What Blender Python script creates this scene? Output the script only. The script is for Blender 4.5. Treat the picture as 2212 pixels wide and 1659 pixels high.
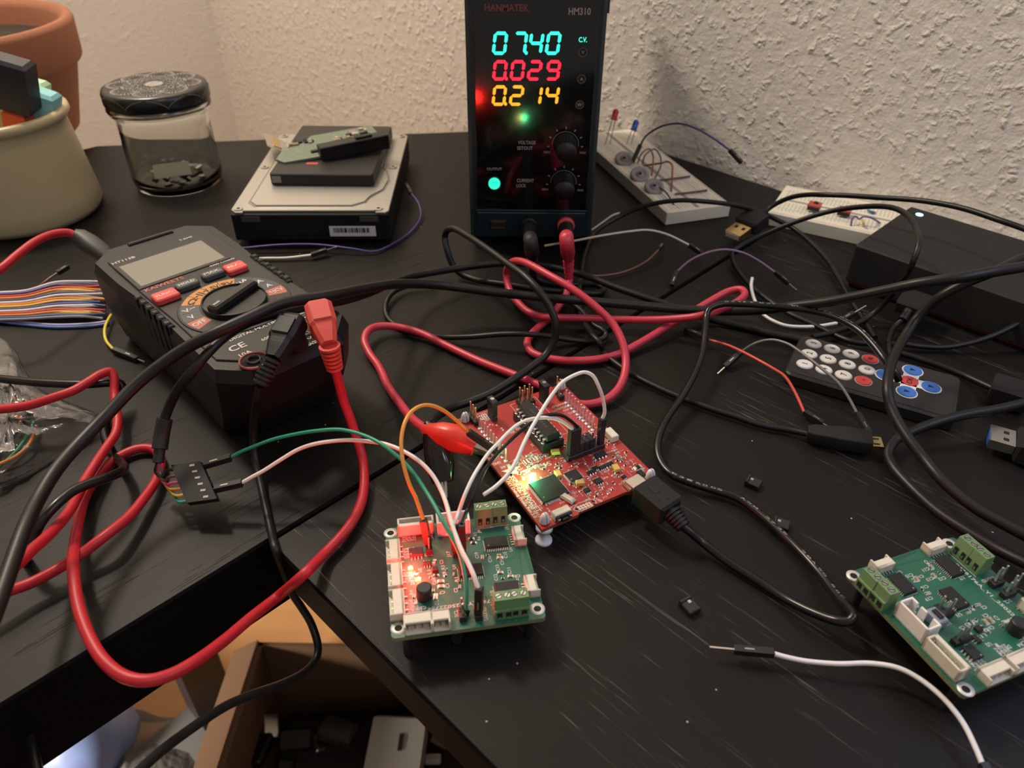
import bpy, math, random
from mathutils import Vector, Matrix

# ---------------------------------------------------------------- start clean
for o in list(bpy.data.objects):
    bpy.data.objects.remove(o, do_unlink=True)
SC = bpy.context.scene
COL = SC.collection
random.seed(7)
T = 0.73            # height of the desk tops above the floor
CAMH = 0.230        # camera height above the desk top
FPX = 1640.0        # focal length in pixels of the 2212 x 1659 frame
CX, CY = 1106.0, 829.5

# ---------------------------------------------------------------- camera
_up = -Vector((-21.0, -2170.5, -1640.0)).normalized()
_fw = Vector((0, 0, -1)); _fw = (_fw - _up * _fw.dot(_up)).normalized()
_rt = _fw.cross(_up)
RC = Matrix((_rt, _fw, _up))                       # world = RC @ camera
CAMP = Vector((0, 0, T + CAMH))
cam = bpy.data.cameras.new('camera')
cam.sensor_width = 36.0
cam.lens = 36.0 * FPX / 2212.0
cam.clip_start = 0.01
cam.dof.use_dof = True
cam.dof.focus_distance = 0.33
cam.dof.aperture_fstop = 15.0
camo = bpy.data.objects.new('camera', cam)
COL.objects.link(camo)
camo.matrix_world = Matrix.Translation(CAMP) @ RC.to_4x4()
SC.camera = camo

# ---------------------------------------------------------------- light and exposure
SC.view_settings.view_transform = 'Standard'
SC.view_settings.look = 'None'
SC.view_settings.gamma = 1.0
SC.view_settings.use_curve_mapping = False
SC.view_settings.exposure = 0.0
W = bpy.data.worlds.new('room_light'); SC.world = W; W.use_nodes = True
W.node_tree.nodes['Background'].inputs[0].default_value = (1.0, 0.90, 0.80, 1)
W.node_tree.nodes['Background'].inputs[1].default_value = 0.30


def area(name, loc, target, size, power, color, sizey=None):
    l = bpy.data.lights.new(name, 'AREA')
    l.shape = 'RECTANGLE' if sizey else 'DISK'
    l.size = size
    if sizey: l.size_y = sizey
    l.energy = power; l.color = color
    o = bpy.data.objects.new(name, l); COL.objects.link(o)
    o.location = Vector(loc)
    o.rotation_euler = (Vector(target) - Vector(loc)).to_track_quat('-Z', 'Y').to_euler()
    return o


def point(name, loc, power, color, radius=0.001):
    l = bpy.data.lights.new(name, 'POINT')
    l.energy = power; l.color = color; l.shadow_soft_size = radius
    o = bpy.data.objects.new(name, l); COL.objects.link(o)
    o.location = Vector(loc)
    return o


WARM = (1.0, 0.885, 0.745)
point('room_lamp', (-0.55, 0.74, T + 1.05), 36.0, WARM, 0.07)
area('ceiling_lamp', (0.5, -0.7, T + 1.65), (0.0, 0.5, T), 0.45, 4.0, WARM)
area('under_desk_fill', (-1.20, -0.12, 0.62), (-0.50, 0.50, 0.0), 0.25, 5.5, WARM).data.spread = math.radians(62)  # unseen fill added and narrowed to brighten the floor under the desks
area('monitor_glow', (0.42, 0.13, T + 0.44), (0.15, 0.10, T), 0.34, 0.9, (0.45, 0.6, 1.0), 0.2)

# ---------------------------------------------------------------- geometry of the view, used to measure positions


def ray(px, py):
    return (RC @ Vector((px - CX, -(py - CY), -FPX))).normalized()


def P(px, py, h=0.0):
    """point at height h (mm) above the desk top"""
    r = ray(px, py)
    return CAMP + r * ((h / 1000.0 - CAMH) / r.z)


def PR(px, py, d):
    """point at distance d (mm) from the camera"""
    return CAMP + ray(px, py) * (d / 1000.0)


def pt(p):
    return PR(p[0], p[1], p[3]) if len(p) > 3 else P(p[0], p[1], p[2] if len(p) > 2 else 0)


class Frame:
    def __init__(s, o, R):
        s.o = Vector(o); s.R = R.to_3x3()
        s.M = Matrix.Translation(s.o) @ s.R.to_4x4()

    def pix(s, px, py, z=0.0):
        r = s.R.transposed() @ ray(px, py); c = s.R.transposed() @ (CAMP - s.o)
        t = (z - c.z) / r.z
        return Vector((c.x + r.x * t, c.y + r.y * t, z))


def frame(xmm, ymm, zmm, yaw, tx=0, ty=0):
    R = Matrix.Rotation(math.radians(yaw), 3, 'Z') @ Matrix.Rotation(math.radians(ty), 3, 'Y') @ Matrix.Rotation(math.radians(tx), 3, 'X')
    return Frame((xmm / 1000, ymm / 1000, T + zmm / 1000), R)


# ---------------------------------------------------------------- materials
def nt(name):
    m = bpy.data.materials.new(name); m.use_nodes = True
    return m, m.node_tree.nodes, m.node_tree.links, m.node_tree.nodes['Principled BSDF']


_mc = {}


def mat(name, col, rough=0.5, metal=0.0, spec=0.5, var=0.06, bump=0.0, bscale=400, coat=0.0, trans=0.0, alpha=1.0, sss=0.0):
    """plain procedural material: base colour with a little noise variation and optional fine bump"""
    if name in _mc: return _mc[name]
    m, N, L, b = nt(name)
    tc = N.new('ShaderNodeTexCoord')
    n = N.new('ShaderNodeTexNoise'); n.inputs['Scale'].default_value = bscale; n.inputs['Detail'].default_value = 3
    L.new(tc.outputs['Object'], n.inputs['Vector'])
    mx = N.new('ShaderNodeMix'); mx.data_type = 'RGBA'
    mx.inputs[6].default_value = tuple(c * (1 - var) for c in col) + (1,)
    mx.inputs[7].default_value = tuple(min(1, c * (1 + var)) for c in col) + (1,)
    L.new(n.outputs['Fac'], mx.inputs[0]); L.new(mx.outputs[2], b.inputs['Base Color'])
    b.inputs['Roughness'].default_value = rough; b.inputs['Metallic'].default_value = metal
    b.inputs['Specular IOR Level'].default_value = spec
    b.inputs['Coat Weight'].default_value = coat; b.inputs['Coat Roughness'].default_value = 0.05
    b.inputs['Transmission Weight'].default_value = trans
    b.inputs['Alpha'].default_value = alpha
    if sss:
        b.inputs['Subsurface Weight'].default_value = sss
        b.inputs['Subsurface Radius'].default_value = (1, 1, 1); b.inputs['Subsurface Scale'].default_value = 0.002
    if bump:
        bp = N.new('ShaderNodeBump'); bp.inputs['Strength'].default_value = bump; bp.inputs['Distance'].default_value = 0.0004
        L.new(n.outputs['Fac'], bp.inputs['Height']); L.new(bp.outputs[0], b.inputs['Normal'])
    _mc[name] = m
    return m


def emat(name, col, strength):
    if name in _mc: return _mc[name]
    m, N, L, b = nt(name)
    b.inputs['Base Color'].default_value = tuple(c * 0.3 for c in col) + (1,)
    b.inputs['Emission Color'].default_value = tuple(col) + (1,)
    b.inputs['Emission Strength'].default_value = strength
    _mc[name] = m
    return m


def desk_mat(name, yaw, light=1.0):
    m, N, L, b = nt(name)
    tc = N.new('ShaderNodeTexCoord')
    mp = N.new('ShaderNodeMapping'); mp.inputs['Rotation'].default_value = (0, 0, math.radians(-yaw))
    L.new(tc.outputs['Object'], mp.inputs['Vector'])
    st = N.new('ShaderNodeMapping'); st.inputs['Scale'].default_value = (28, 900, 28)
    L.new(mp.outputs[0], st.inputs['Vector'])
    n1 = N.new('ShaderNodeTexNoise'); n1.inputs['Scale'].default_value = 1.0; n1.inputs['Detail'].default_value = 4; n1.inputs['Roughness'].default_value = 0.6
    L.new(st.outputs[0], n1.inputs['Vector'])
    st2 = N.new('ShaderNodeMapping'); st2.inputs['Scale'].default_value = (9, 75, 9)
    L.new(mp.outputs[0], st2.inputs['Vector'])
    n2 = N.new('ShaderNodeTexNoise'); n2.inputs['Scale'].default_value = 1.0; n2.inputs['Detail'].default_value = 2
    L.new(st2.outputs[0], n2.inputs['Vector'])
    # pores: dashes in bands; the near desk's pale ones are painted glints
    r1 = N.new('ShaderNodeValToRGB'); r1.color_ramp.elements[0].position = 0.60; r1.color_ramp.elements[1].position = 0.66
    r2 = N.new('ShaderNodeValToRGB'); r2.color_ramp.elements[0].position = 0.47; r2.color_ramp.elements[1].position = 0.60
    L.new(n1.outputs['Fac'], r1.inputs[0]); L.new(n2.outputs['Fac'], r2.inputs[0])
    mu = N.new('ShaderNodeMath'); mu.operation = 'MULTIPLY'
    L.new(r1.outputs[0], mu.inputs[0]); L.new(r2.outputs[0], mu.inputs[1])
    # dust specks
    vo = N.new('ShaderNodeTexVoronoi'); vo.inputs['Scale'].default_value = 95; L.new(tc.outputs['Object'], vo.inputs['Vector'])
    lt = N.new('ShaderNodeMath'); lt.operation = 'LESS_THAN'; lt.inputs[1].default_value = 0.036
    L.new(vo.outputs['Distance'], lt.inputs[0])
    sx = N.new('ShaderNodeSeparateColor'); L.new(vo.outputs['Color'], sx.inputs[0])
    gt = N.new('ShaderNodeMath'); gt.operation = 'GREATER_THAN'; gt.inputs[1].default_value = 0.72; L.new(sx.outputs[0], gt.inputs[0])
    du = N.new('ShaderNodeMath'); du.operation = 'MULTIPLY'; L.new(lt.outputs[0], du.inputs[0]); L.new(gt.outputs[0], du.inputs[1])
    base = N.new('ShaderNodeMix'); base.data_type = 'RGBA'
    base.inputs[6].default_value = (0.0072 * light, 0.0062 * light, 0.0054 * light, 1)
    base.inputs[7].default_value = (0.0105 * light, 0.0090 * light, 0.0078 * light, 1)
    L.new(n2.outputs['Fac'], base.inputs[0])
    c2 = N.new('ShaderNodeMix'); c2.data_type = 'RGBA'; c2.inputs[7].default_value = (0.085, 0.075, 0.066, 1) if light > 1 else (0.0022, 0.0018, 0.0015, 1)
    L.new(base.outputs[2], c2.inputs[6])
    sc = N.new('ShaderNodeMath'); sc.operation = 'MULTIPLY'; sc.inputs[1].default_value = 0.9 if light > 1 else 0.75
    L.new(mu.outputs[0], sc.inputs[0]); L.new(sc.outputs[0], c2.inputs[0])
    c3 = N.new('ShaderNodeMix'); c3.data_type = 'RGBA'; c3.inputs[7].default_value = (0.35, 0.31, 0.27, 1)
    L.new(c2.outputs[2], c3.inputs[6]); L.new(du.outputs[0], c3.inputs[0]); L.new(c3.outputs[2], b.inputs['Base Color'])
    b.inputs['Roughness'].default_value = 0.46; b.inputs['Specular IOR Level'].default_value = 0.17
    bp = N.new('ShaderNodeBump'); bp.inputs['Strength'].default_value = 0.35; bp.inputs['Distance'].default_value = 0.0003; bp.invert = True
    ad = N.new('ShaderNodeMath'); ad.operation = 'MULTIPLY_ADD'; ad.inputs[1].default_value = 0.25
    L.new(n1.outputs['Fac'], ad.inputs[0]); L.new(mu.outputs[0], ad.inputs[2])
    L.new(ad.outputs[0], bp.inputs['Height']); L.new(bp.outputs[0], b.inputs['Normal'])
    return m


def wall_mat(name, scale, strength, col):
    m, N, L, b = nt(name)
    tc = N.new('ShaderNodeTexCoord')
    wn = N.new('ShaderNodeTexNoise'); wn.inputs['Scale'].default_value = scale * 0.8
    L.new(tc.outputs['Object'], wn.inputs['Vector'])
    mv = N.new('ShaderNodeMix'); mv.data_type = 'VECTOR'; mv.inputs[0].default_value = 0.02
    L.new(tc.outputs['Object'], mv.inputs[4]); L.new(wn.outputs['Color'], mv.inputs[5])
    vo = N.new('ShaderNodeTexVoronoi'); vo.inputs['Scale'].default_value = scale
    L.new(mv.outputs[1], vo.inputs['Vector'])
    n = N.new('ShaderNodeTexNoise'); n.inputs['Scale'].default_value = scale * 1.1; n.inputs['Detail'].default_value = 3; n.inputs['Roughness'].default_value = .5
    L.new(tc.outputs['Object'], n.inputs['Vector'])
    r = N.new('ShaderNodeValToRGB'); r.color_ramp.elements[0].position = 0.42; r.color_ramp.elements[1].position = 0.70
    L.new(n.outputs['Fac'], r.inputs[0])
    rv = N.new('ShaderNodeMapRange'); rv.inputs[1].default_value = 0.0; rv.inputs[2].default_value = 0.55; rv.inputs[3].default_value = 1; rv.inputs[4].default_value = 0
    L.new(vo.outputs['Distance'], rv.inputs[0])
    mu = N.new('ShaderNodeMath'); mu.operation = 'MULTIPLY'
    L.new(r.outputs[0], mu.inputs[0]); L.new(rv.outputs[0], mu.inputs[1])
    fine = N.new('ShaderNodeTexNoise'); fine.inputs['Scale'].default_value = scale * 4; fine.inputs['Detail'].default_value = 4
    L.new(tc.outputs['Object'], fine.inputs['Vector'])
    ad = N.new('ShaderNodeMath'); ad.operation = 'MULTIPLY_ADD'; ad.inputs[1].default_value = 0.18
    L.new(fine.outputs['Fac'], ad.inputs[0]); L.new(mu.outputs[0], ad.inputs[2])
    a2 = N.new('ShaderNodeMath'); a2.operation = 'MULTIPLY_ADD'; a2.inputs[1].default_value = 0.5
    L.new(n.outputs['Fac'], a2.inputs[0]); L.new(ad.outputs[0], a2.inputs[2])
    bp = N.new('ShaderNodeBump'); bp.inputs['Strength'].default_value = strength; bp.inputs['Distance'].default_value = 0.004
    L.new(a2.outputs[0], bp.inputs['Height']); L.new(bp.outputs[0], b.inputs['Normal'])
    b.inputs['Base Color'].default_value = tuple(col) + (1,)
    b.inputs['Roughness'].default_value = 0.8; b.inputs['Specular IOR Level'].default_value = 0.2
    return m


def floor_mat(name):
    m, N, L, b = nt(name)
    tc = N.new('ShaderNodeTexCoord')
    mp = N.new('ShaderNodeMapping'); mp.inputs['Rotation'].default_value = (0, 0, math.radians(42)); mp.inputs['Scale'].default_value = (1.6, 11, 1)
    L.new(tc.outputs['Object'], mp.inputs['Vector'])
    n = N.new('ShaderNodeTexNoise'); n.inputs['Scale'].default_value = 3; n.inputs['Detail'].default_value = 5
    L.new(mp.outputs[0], n.inputs['Vector'])
    mx = N.new('ShaderNodeMix'); mx.data_type = 'RGBA'
    mx.inputs[6].default_value = (0.42, 0.20, 0.075, 1); mx.inputs[7].default_value = (0.62, 0.34, 0.14, 1)
    L.new(n.outputs['Fac'], mx.inputs[0]); L.new(mx.outputs[2], b.inputs['Base Color'])
    b.inputs['Roughness'].default_value = 0.4
    return m


def thin_clear(name, tint, rough, fac, bump=0.0, bs=60, base=(.3, .29, .28)):
    """thin transparent film: mostly see-through with glossy highlights"""
    m, N, L, b = nt(name)
    out = [x for x in N if x.type == 'OUTPUT_MATERIAL'][0]
    tr = N.new('ShaderNodeBsdfTransparent'); tr.inputs[0].default_value = tuple(tint) + (1,)
    b.inputs['Base Color'].default_value = tuple(base) + (1,); b.inputs['Roughness'].default_value = rough
    b.inputs['Specular IOR Level'].default_value = 0.8
    ms = N.new('ShaderNodeMixShader'); ms.inputs[0].default_value = fac
    fr = N.new('ShaderNodeFresnel'); fr.inputs[0].default_value = 1.5
    mr = N.new('ShaderNodeMath'); mr.operation = 'ADD'; mr.inputs[1].default_value = fac; mr.use_clamp = True
    L.new(fr.outputs[0], mr.inputs[0]); L.new(mr.outputs[0], ms.inputs[0])
    L.new(tr.outputs[0], ms.inputs[1]); L.new(b.outputs[0], ms.inputs[2]); L.new(ms.outputs[0], out.inputs[0])
    if bump:
        tc = N.new('ShaderNodeTexCoord'); n = N.new('ShaderNodeTexNoise'); n.inputs['Scale'].default_value = bs; n.inputs['Detail'].default_value = 6
        L.new(tc.outputs['Object'], n.inputs['Vector'])
        bp = N.new('ShaderNodeBump'); bp.inputs['Strength'].default_value = bump; bp.inputs['Distance'].default_value = 0.008
        L.new(n.outputs['Fac'], bp.inputs['Height']); L.new(bp.outputs[0], b.inputs['Normal'])
    return m


K_BLACK = mat('black_plastic', (0.008, 0.0075, 0.007), 0.45, spec=.4, bump=0.15, bscale=1500)
K_RUBBER = mat('black_rubber', (0.011, 0.0105, 0.010), 0.55, spec=.4, bump=0.2, bscale=1200)
K_CABLE = mat('black_cable_jacket', (0.0075, 0.007, 0.0065), 0.42, spec=.35, bscale=300)
K_CABLE_GLOSS = mat('glossy_black_jacket', (0.007, 0.0065, 0.006), 0.27, spec=.4, bscale=300)
K_MATTE = mat('matte_black_plastic', (0.012, 0.011, 0.0105), 0.7, spec=.3, bump=0.3, bscale=2500)
K_HOUSING = mat('connector_housing_black', (0.011, 0.010, 0.010), 0.5, bscale=900)
K_RED = mat('red_silicone_jacket', (0.44, 0.016, 0.026), 0.42, spec=.35, bscale=200)
K_REDPL = mat('red_plastic', (0.62, 0.06, 0.05), 0.5, bump=0.2, bscale=2500)
K_WHITE = mat('white_insulation', (0.75, 0.72, 0.68), 0.4)
K_CREAM = mat('cream_nylon', (0.62, 0.57, 0.47), 0.5)
K_NYLON = mat('translucent_white_nylon', (0.62, 0.62, 0.66), 0.4, sss=0.3)
K_SILVER = mat('tinned_metal', (0.72, 0.70, 0.66), 0.28, 1.0)
K_STEEL = mat('brushed_steel', (0.55, 0.53, 0.49), 0.35, 1.0, bscale=1500)
K_GOLD = mat('gold_plating', (0.80, 0.60, 0.28), 0.28, 1.0)
K_IC = mat('chip_epoxy', (0.014, 0.0125, 0.0125), 0.55, spec=.35, bump=0.2, bscale=4000)
K_SILK = mat('white_screenprint', (0.52, 0.50, 0.47), 0.6)
K_SILKDIM = mat('grey_screenprint', (0.30, 0.27, 0.24), 0.6)
K_CAP = mat('ceramic_tan', (0.32, 0.22, 0.14), 0.5)
K_TANT = mat('tantalum_yellow', (0.62, 0.38, 0.10), 0.5)
K_GREEN_T = mat('green_terminal_plastic', (0.125, 0.235, 0.105), 0.5)
K_HOLE = mat('dark_cavity', (0.004, 0.004, 0.004), 0.8)
# ---------------------------------------------------------------- mesh builder
def rrect(w, d, r, n=5, cx=0, cy=0):
    pts = []
    for (sx, sy, a0) in ((1, 1, 0), (-1, 1, 90), (-1, -1, 180), (1, -1, 270)):
        for i in range(n + 1):
            a = math.radians(a0 + 90 * i / n)
            pts.append((cx + sx * (w / 2 - r) + r * math.cos(a), cy + sy * (d / 2 - r) + r * math.sin(a)))
    return pts


def cr(pts, k=8):
    """Catmull-Rom through the points"""
    out = []
    n = len(pts)
    for i in range(n - 1):
        p0 = pts[max(i - 1, 0)]; p1 = pts[i]; p2 = pts[i + 1]; p3 = pts[min(i + 2, n - 1)]
        if i == 0: p0 = p1 * 2 - p2
        if i == n - 2: p3 = p2 * 2 - p1
        t0 = 0.0; t1 = max((p1 - p0).length, 1e-6) ** .5; t2 = t1 + max((p2 - p1).length, 1e-6) ** .5; t3 = t2 + max((p3 - p2).length, 1e-6) ** .5
        for j in range(k):
            t = t1 + (t2 - t1) * j / k
            a1 = p0 * ((t1 - t) / (t1 - t0)) + p1 * ((t - t0) / (t1 - t0))
            a2 = p1 * ((t2 - t) / (t2 - t1)) + p2 * ((t - t1) / (t2 - t1))
            a3 = p2 * ((t3 - t) / (t3 - t2)) + p3 * ((t - t2) / (t3 - t2))
            b1 = a1 * ((t2 - t) / (t2 - t0)) + a2 * ((t - t0) / (t2 - t0))
            b2 = a2 * ((t3 - t) / (t3 - t1)) + a3 * ((t - t1) / (t3 - t1))
            out.append(b1 * ((t2 - t) / (t2 - t1)) + b2 * ((t - t1) / (t2 - t1)))
    out.append(pts[-1].copy())
    return out


_tc = {}


def text_mesh(s):
    if s not in _tc:
        c = bpy.data.curves.new('lettering', 'FONT'); c.body = s; c.size = 1.0; c.resolution_u = 2; c.offset = 0.018
        o = bpy.data.objects.new('lettering', c); COL.objects.link(o)
        bpy.context.view_layer.update()
        me = bpy.data.meshes.new_from_object(o.evaluated_get(bpy.context.evaluated_depsgraph_get()))
        v = [tuple(x.co[:2]) for x in me.vertices]; f = [tuple(p.vertices) for p in me.polygons]
        bpy.data.objects.remove(o, do_unlink=True); bpy.data.curves.remove(c); bpy.data.meshes.remove(me)
        if v:
            x0 = min(a[0] for a in v); x1 = max(a[0] for a in v); y0 = min(a[1] for a in v); y1 = max(a[1] for a in v)
        else: x0 = x1 = y0 = y1 = 0
        _tc[s] = (v, f, x0, x1, y0, y1)
    return _tc[s]


class MB:
    def __init__(s):
        s.v = []; s.f = []; s.m = []; s.sm = []; s.mats = []; s.X = Matrix.Identity(4)

    def mi(s, m):
        if m not in s.mats: s.mats.append(m)
        return s.mats.index(m)

    def add(s, vs, fs, m, smooth=False):
        o = len(s.v); k = s.mi(m)
        s.v += [s.X @ Vector(v) for v in vs]
        for f in fs:
            s.f.append([i + o for i in f]); s.m.append(k); s.sm.append(smooth)
        return s

    def at(s, M): s.X = M; return s

    def rings(s, rings, m, smooth=True, close=True, cap=True):
        n = len(rings[0]); vs = [p for r in rings for p in r]; fs = []
        for i in range(len(rings) - 1):
            for j in range(n if close else n - 1):
                a = i * n + j; b = i * n + (j + 1) % n
                fs.append([a, b, b + n, a + n])
        s.add(vs, fs, m, smooth)
        if cap:
            s.add(rings[0], [list(range(n))[::-1]], m, False)
            s.add(rings[-1], [list(range(n))], m, False)
        return s

    def prism(s, out, z0, z1, m, bev=0.0, top=None):
        """extrude an outline (list of xy, ccw); bev chamfers top and bottom edges"""
        cx = sum(p[0] for p in out) / len(out); cy = sum(p[1] for p in out) / len(out)
        sz = max(max(abs(p[0] - cx), abs(p[1] - cy)) for p in out)

        def ins(b):
            n = len(out); q = []
            for i in range(n):
                a = Vector(out[i - 1]); c = Vector(out[i]); d = Vector(out[(i + 1) % n])
                e1 = (c - a); e2 = (d - c)
                if e1.length < 1e-9: e1 = e2
                if e2.length < 1e-9: e2 = e1
                n1 = Vector((-e1.y, e1.x)).normalized(); n2 = Vector((-e2.y, e2.x)).normalized()
                k = n1 + n2; k = k / max(k.length_squared / 2, .3)
                q.append((c.x + k.x * b, c.y + k.y * b))
            return q
        R = []
        if bev > 0:
            i = ins(bev)
            R = [[(p[0], p[1], z0) for p in i], [(p[0], p[1], z0 + bev) for p in out], [(p[0], p[1], z1 - bev) for p in out], [(p[0], p[1], z1) for p in i]]
        else:
            R = [[(p[0], p[1], z0) for p in out], [(p[0], p[1], z1) for p in out]]
        s.rings(R, m, False)
        if top is not None: s.m[-1] = s.mi(top)
        return s

    def box(s, c, d, m, bev=0.0, rot=0.0, r=0.0):
        w, h = d[0], d[1]
        out = rrect(w, h, r) if r else [(-w / 2, -h / 2), (w / 2, -h / 2), (w / 2, h / 2), (-w / 2, h / 2)]
        ca, sa = math.cos(math.radians(rot)), math.sin(math.radians(rot))
        out = [(c[0] + x * ca - y * sa, c[1] + x * sa + y * ca) for x, y in out]
        return s.prism(out, c[2] - d[2] / 2, c[2] + d[2] / 2, m, bev)

    def lathe(s, prof, m, seg=32, c=(0, 0, 0), smooth=True, cap=True):
        R = [[(c[0] + r * math.cos(2 * math.pi * j / seg), c[1] + r * math.sin(2 * math.pi * j / seg), c[2] + z) for j in range(seg)] for r, z in prof]
        return s.rings(R, m, smooth, True, cap)

    def cyl(s, c, r, h, m, seg=20, r2=None, bev=0.0):
        r2 = r if r2 is None else r2
        if bev: return s.lathe([(r - bev, 0), (r, bev), (r2, h - bev), (r2 - bev, h)], m, seg, c, False)
        k = len(s.f); s.lathe([(r, 0), (r2, h)], m, seg, c, True)
        return s

    def tube(s, pts, r, m, seg=10, k=6, smooth=True, spline=True, flat=1.0):
        P_ = cr(pts, k) if spline and len(pts) > 2 else list(pts)
        n = len(P_); R = []
        t = (P_[1] - P_[0]).normalized(); u = t.orthogonal().normalized()
        zz = Vector((0, 0, 1)); zz = zz - t * zz.dot(t)
        if zz.length > 0.2: u = t.cross(zz).normalized()
        for i in range(n):
            tt = (P_[min(i + 1, n - 1)] - P_[max(i - 1, 0)])
            if tt.length > 1e-9: tt.normalize()
            else: tt = t
            u = (u - tt * u.dot(tt)).normalized(); w = tt.cross(u)
            rr = r(i / (n - 1)) if callable(r) else r
            R.append([P_[i] + u * (rr * math.cos(2 * math.pi * j / seg)) + w * (rr * flat * math.sin(2 * math.pi * j / seg)) for j in range(seg)])
        return s.rings(R, m, smooth)

    def bar(s, a, b, w, h, m, up=(0, 0, 1), bev=0.0):
        """box from point a to point b with section w x h"""
        a = Vector(a); b = Vector(b); t = (b - a); L_ = t.length; t.normalize()
        up = Vector(up); x = t.cross(up)
        if x.length < 1e-3: x = t.cross(Vector((1, 0, 0)))
        x.normalize(); y = x.cross(t)
        X0 = s.X
        M = Matrix((x, y, -t)).transposed()
        if M.determinant() < 0: M = Matrix((-x, y, -t)).transposed()
        s.X = X0 @ Matrix.Translation((a + b) / 2) @ M.to_4x4()
        s.box((0, 0, 0), (w, h, L_), m, bev)
        s.X = X0
        return s

    def text(s, t, size, x, y, m, rot=0.0, z=0.0, width=None, sx=1.0, align='c'):
        v, f, x0, x1, y0, y1 = text_mesh(t)
        if not v: return s
        k = size / 0.7; kx = k * sx
        if width: kx = width / max(x1 - x0, 1e-6)
        ca, sa = math.cos(math.radians(rot)), math.sin(math.radians(rot))
        ox = (x0 + x1) / 2 if align == 'c' else x0
        vs = []
        for a, b in v:
            p = (a - ox) * kx; q = (b - (y0 + y1) / 2) * k
            vs.append((x + p * ca - q * sa, y + p * sa + q * ca, z))
        return s.add(vs, f, m)

    def line(s, pts, w, m, z=0.0, closed=False):
        n = len(pts)
        for i in range(n if closed else n - 1):
            a = Vector(pts[i]); b = Vector(pts[(i + 1) % n]); t = (b - a)
            if t.length < 1e-9: continue
            t.normalize(); q = Vector((-t.y, t.x)) * w / 2; e = t * w / 2
            s.add([(*(a - e - q), z), (*(b + e - q), z), (*(b + e + q), z), (*(a - e + q), z)], [[0, 1, 2, 3]], m)
        return s

    def build(s, name, parent=None, world=False, label=None, kind=None):
        me = bpy.data.meshes.new(name)
        vs = s.v
        if world and parent is not None:
            inv = MW[parent.name].inverted(); vs = [inv @ v for v in vs]
        me.from_pydata([tuple(v) for v in vs], [], s.f)
        for m in s.mats: me.materials.append(m)
        me.polygons.foreach_set('material_index', s.m)
        me.polygons.foreach_set('use_smooth', s.sm)
        me.update()
        o = bpy.data.objects.new(name, me); COL.objects.link(o)
        if parent is not None:
            o.parent = parent; MW[o.name] = MW[parent.name]
        else: MW[o.name] = Matrix.Identity(4)
        if label: o['label'] = label
        if kind: o['kind'] = kind
        return o


MW = {}


def thing(name, label, cat, M=None, group=None):
    o = bpy.data.objects.new(name, None); o.empty_display_size = 0.01; COL.objects.link(o)
    M = M if M is not None else Matrix.Identity(4)
    o.matrix_world = M; MW[o.name] = M.copy()
    o['label'] = label; o['category'] = cat
    if group: o['group'] = group
    return o


def tag(o, label, cat, group=None):
    o['label'] = label; o['category'] = cat
    if group: o['group'] = group
    return o


def struct(name, mb):
    o = mb.build(name); o['kind'] = 'structure'; return o


def TR(v): return Matrix.Translation(Vector(v))


def lift(p, q):
    """transform that stands local z along q at p"""
    return Matrix.Translation(Vector(p)) @ Vector(q).to_track_quat('Z', 'Y').to_matrix().to_4x4()


# ---------------------------------------------------------------- cables and jumper wires
def cable(name, label, cat, pts, dia, m, group=None, seg=12, k=7, part=None):
    w = [pt(p) for p in pts]
    base = w[len(w) // 2]
    t = thing(name, label, cat, TR(base), group)
    mb = MB(); mb.tube(w, dia / 2000, m, seg, k)
    mb.build(part or 'jacket', t, True)
    return t, w


def dupont(t, a, b, pin=None, m=None, up=(0, 0, 1), w=2.5, label=None):
    """crimp housing from world point a (wire side) to b (mating side) with an optional bare pin of length pin mm"""
    a = Vector(a); b = Vector(b); d = (b - a).normalized()
    mb = MB(); mb.bar(a, b, w / 1000, w / 1000, m or K_HOUSING, up, 0.00025)
    x = d.cross(Vector(up)).normalized(); y = x.cross(d)
    c = a + (b - a) * 0.62
    mb.bar(c - d * .0016 + y * (w / 2000), c + d * .0016 + y * (w / 2000), 0.0005, 0.00010, K_STEEL, up)
    h = mb.build('housing', t, True, label)
    if pin:
        mb = MB(); mb.bar(b - d * .001, b + d * (pin / 1000), 0.00064, 0.00064, K_SILVER, up)
        mb.build('pin', h, True)
    return h


def jumper(label, col, pts, dia=1.35, a=None, b=None, group=None, m=None):
    """one jumper wire: insulation plus housings; a / b = (point, point, pin length)"""
    w = [pt(p) for p in pts]
    t = thing('jumper_wire', label, 'wire', TR(w[len(w) // 2]), group)
    MB().tube(w, dia / 2000, m or mat('insulation_' + '_'.join(str(int(c * 100)) for c in col), col, 0.4), 8, 7).build('insulation', t, True)
    for e in (a, b):
        if e: dupont(t, pt(e[0]), pt(e[1]), e[2])
    return t
# ================================================================ the room
M_WALLR = wall_mat('woodchip_wallpaper', 125, 0.50, (0.74, 0.68, 0.60))
M_WALLL = wall_mat('painted_wallpaper', 125, 0.20, (0.76, 0.70, 0.63))
S2 = math.sqrt(.5)
corner = Vector((-0.441, 1.203, 0))


def wallbox(name, a, b, th, m, side):
    a = Vector(a); b = Vector(b); t = (b - a).normalized(); n = Vector((t.y, -t.x, 0)) * side
    mb = MB()
    q = [a, b, b + n * th, a + n * th]
    if side > 0: q = q[::-1]
    mb.prism([(p.x, p.y) for p in q], 0, 2.5, m)
    struct(name, mb)


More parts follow.
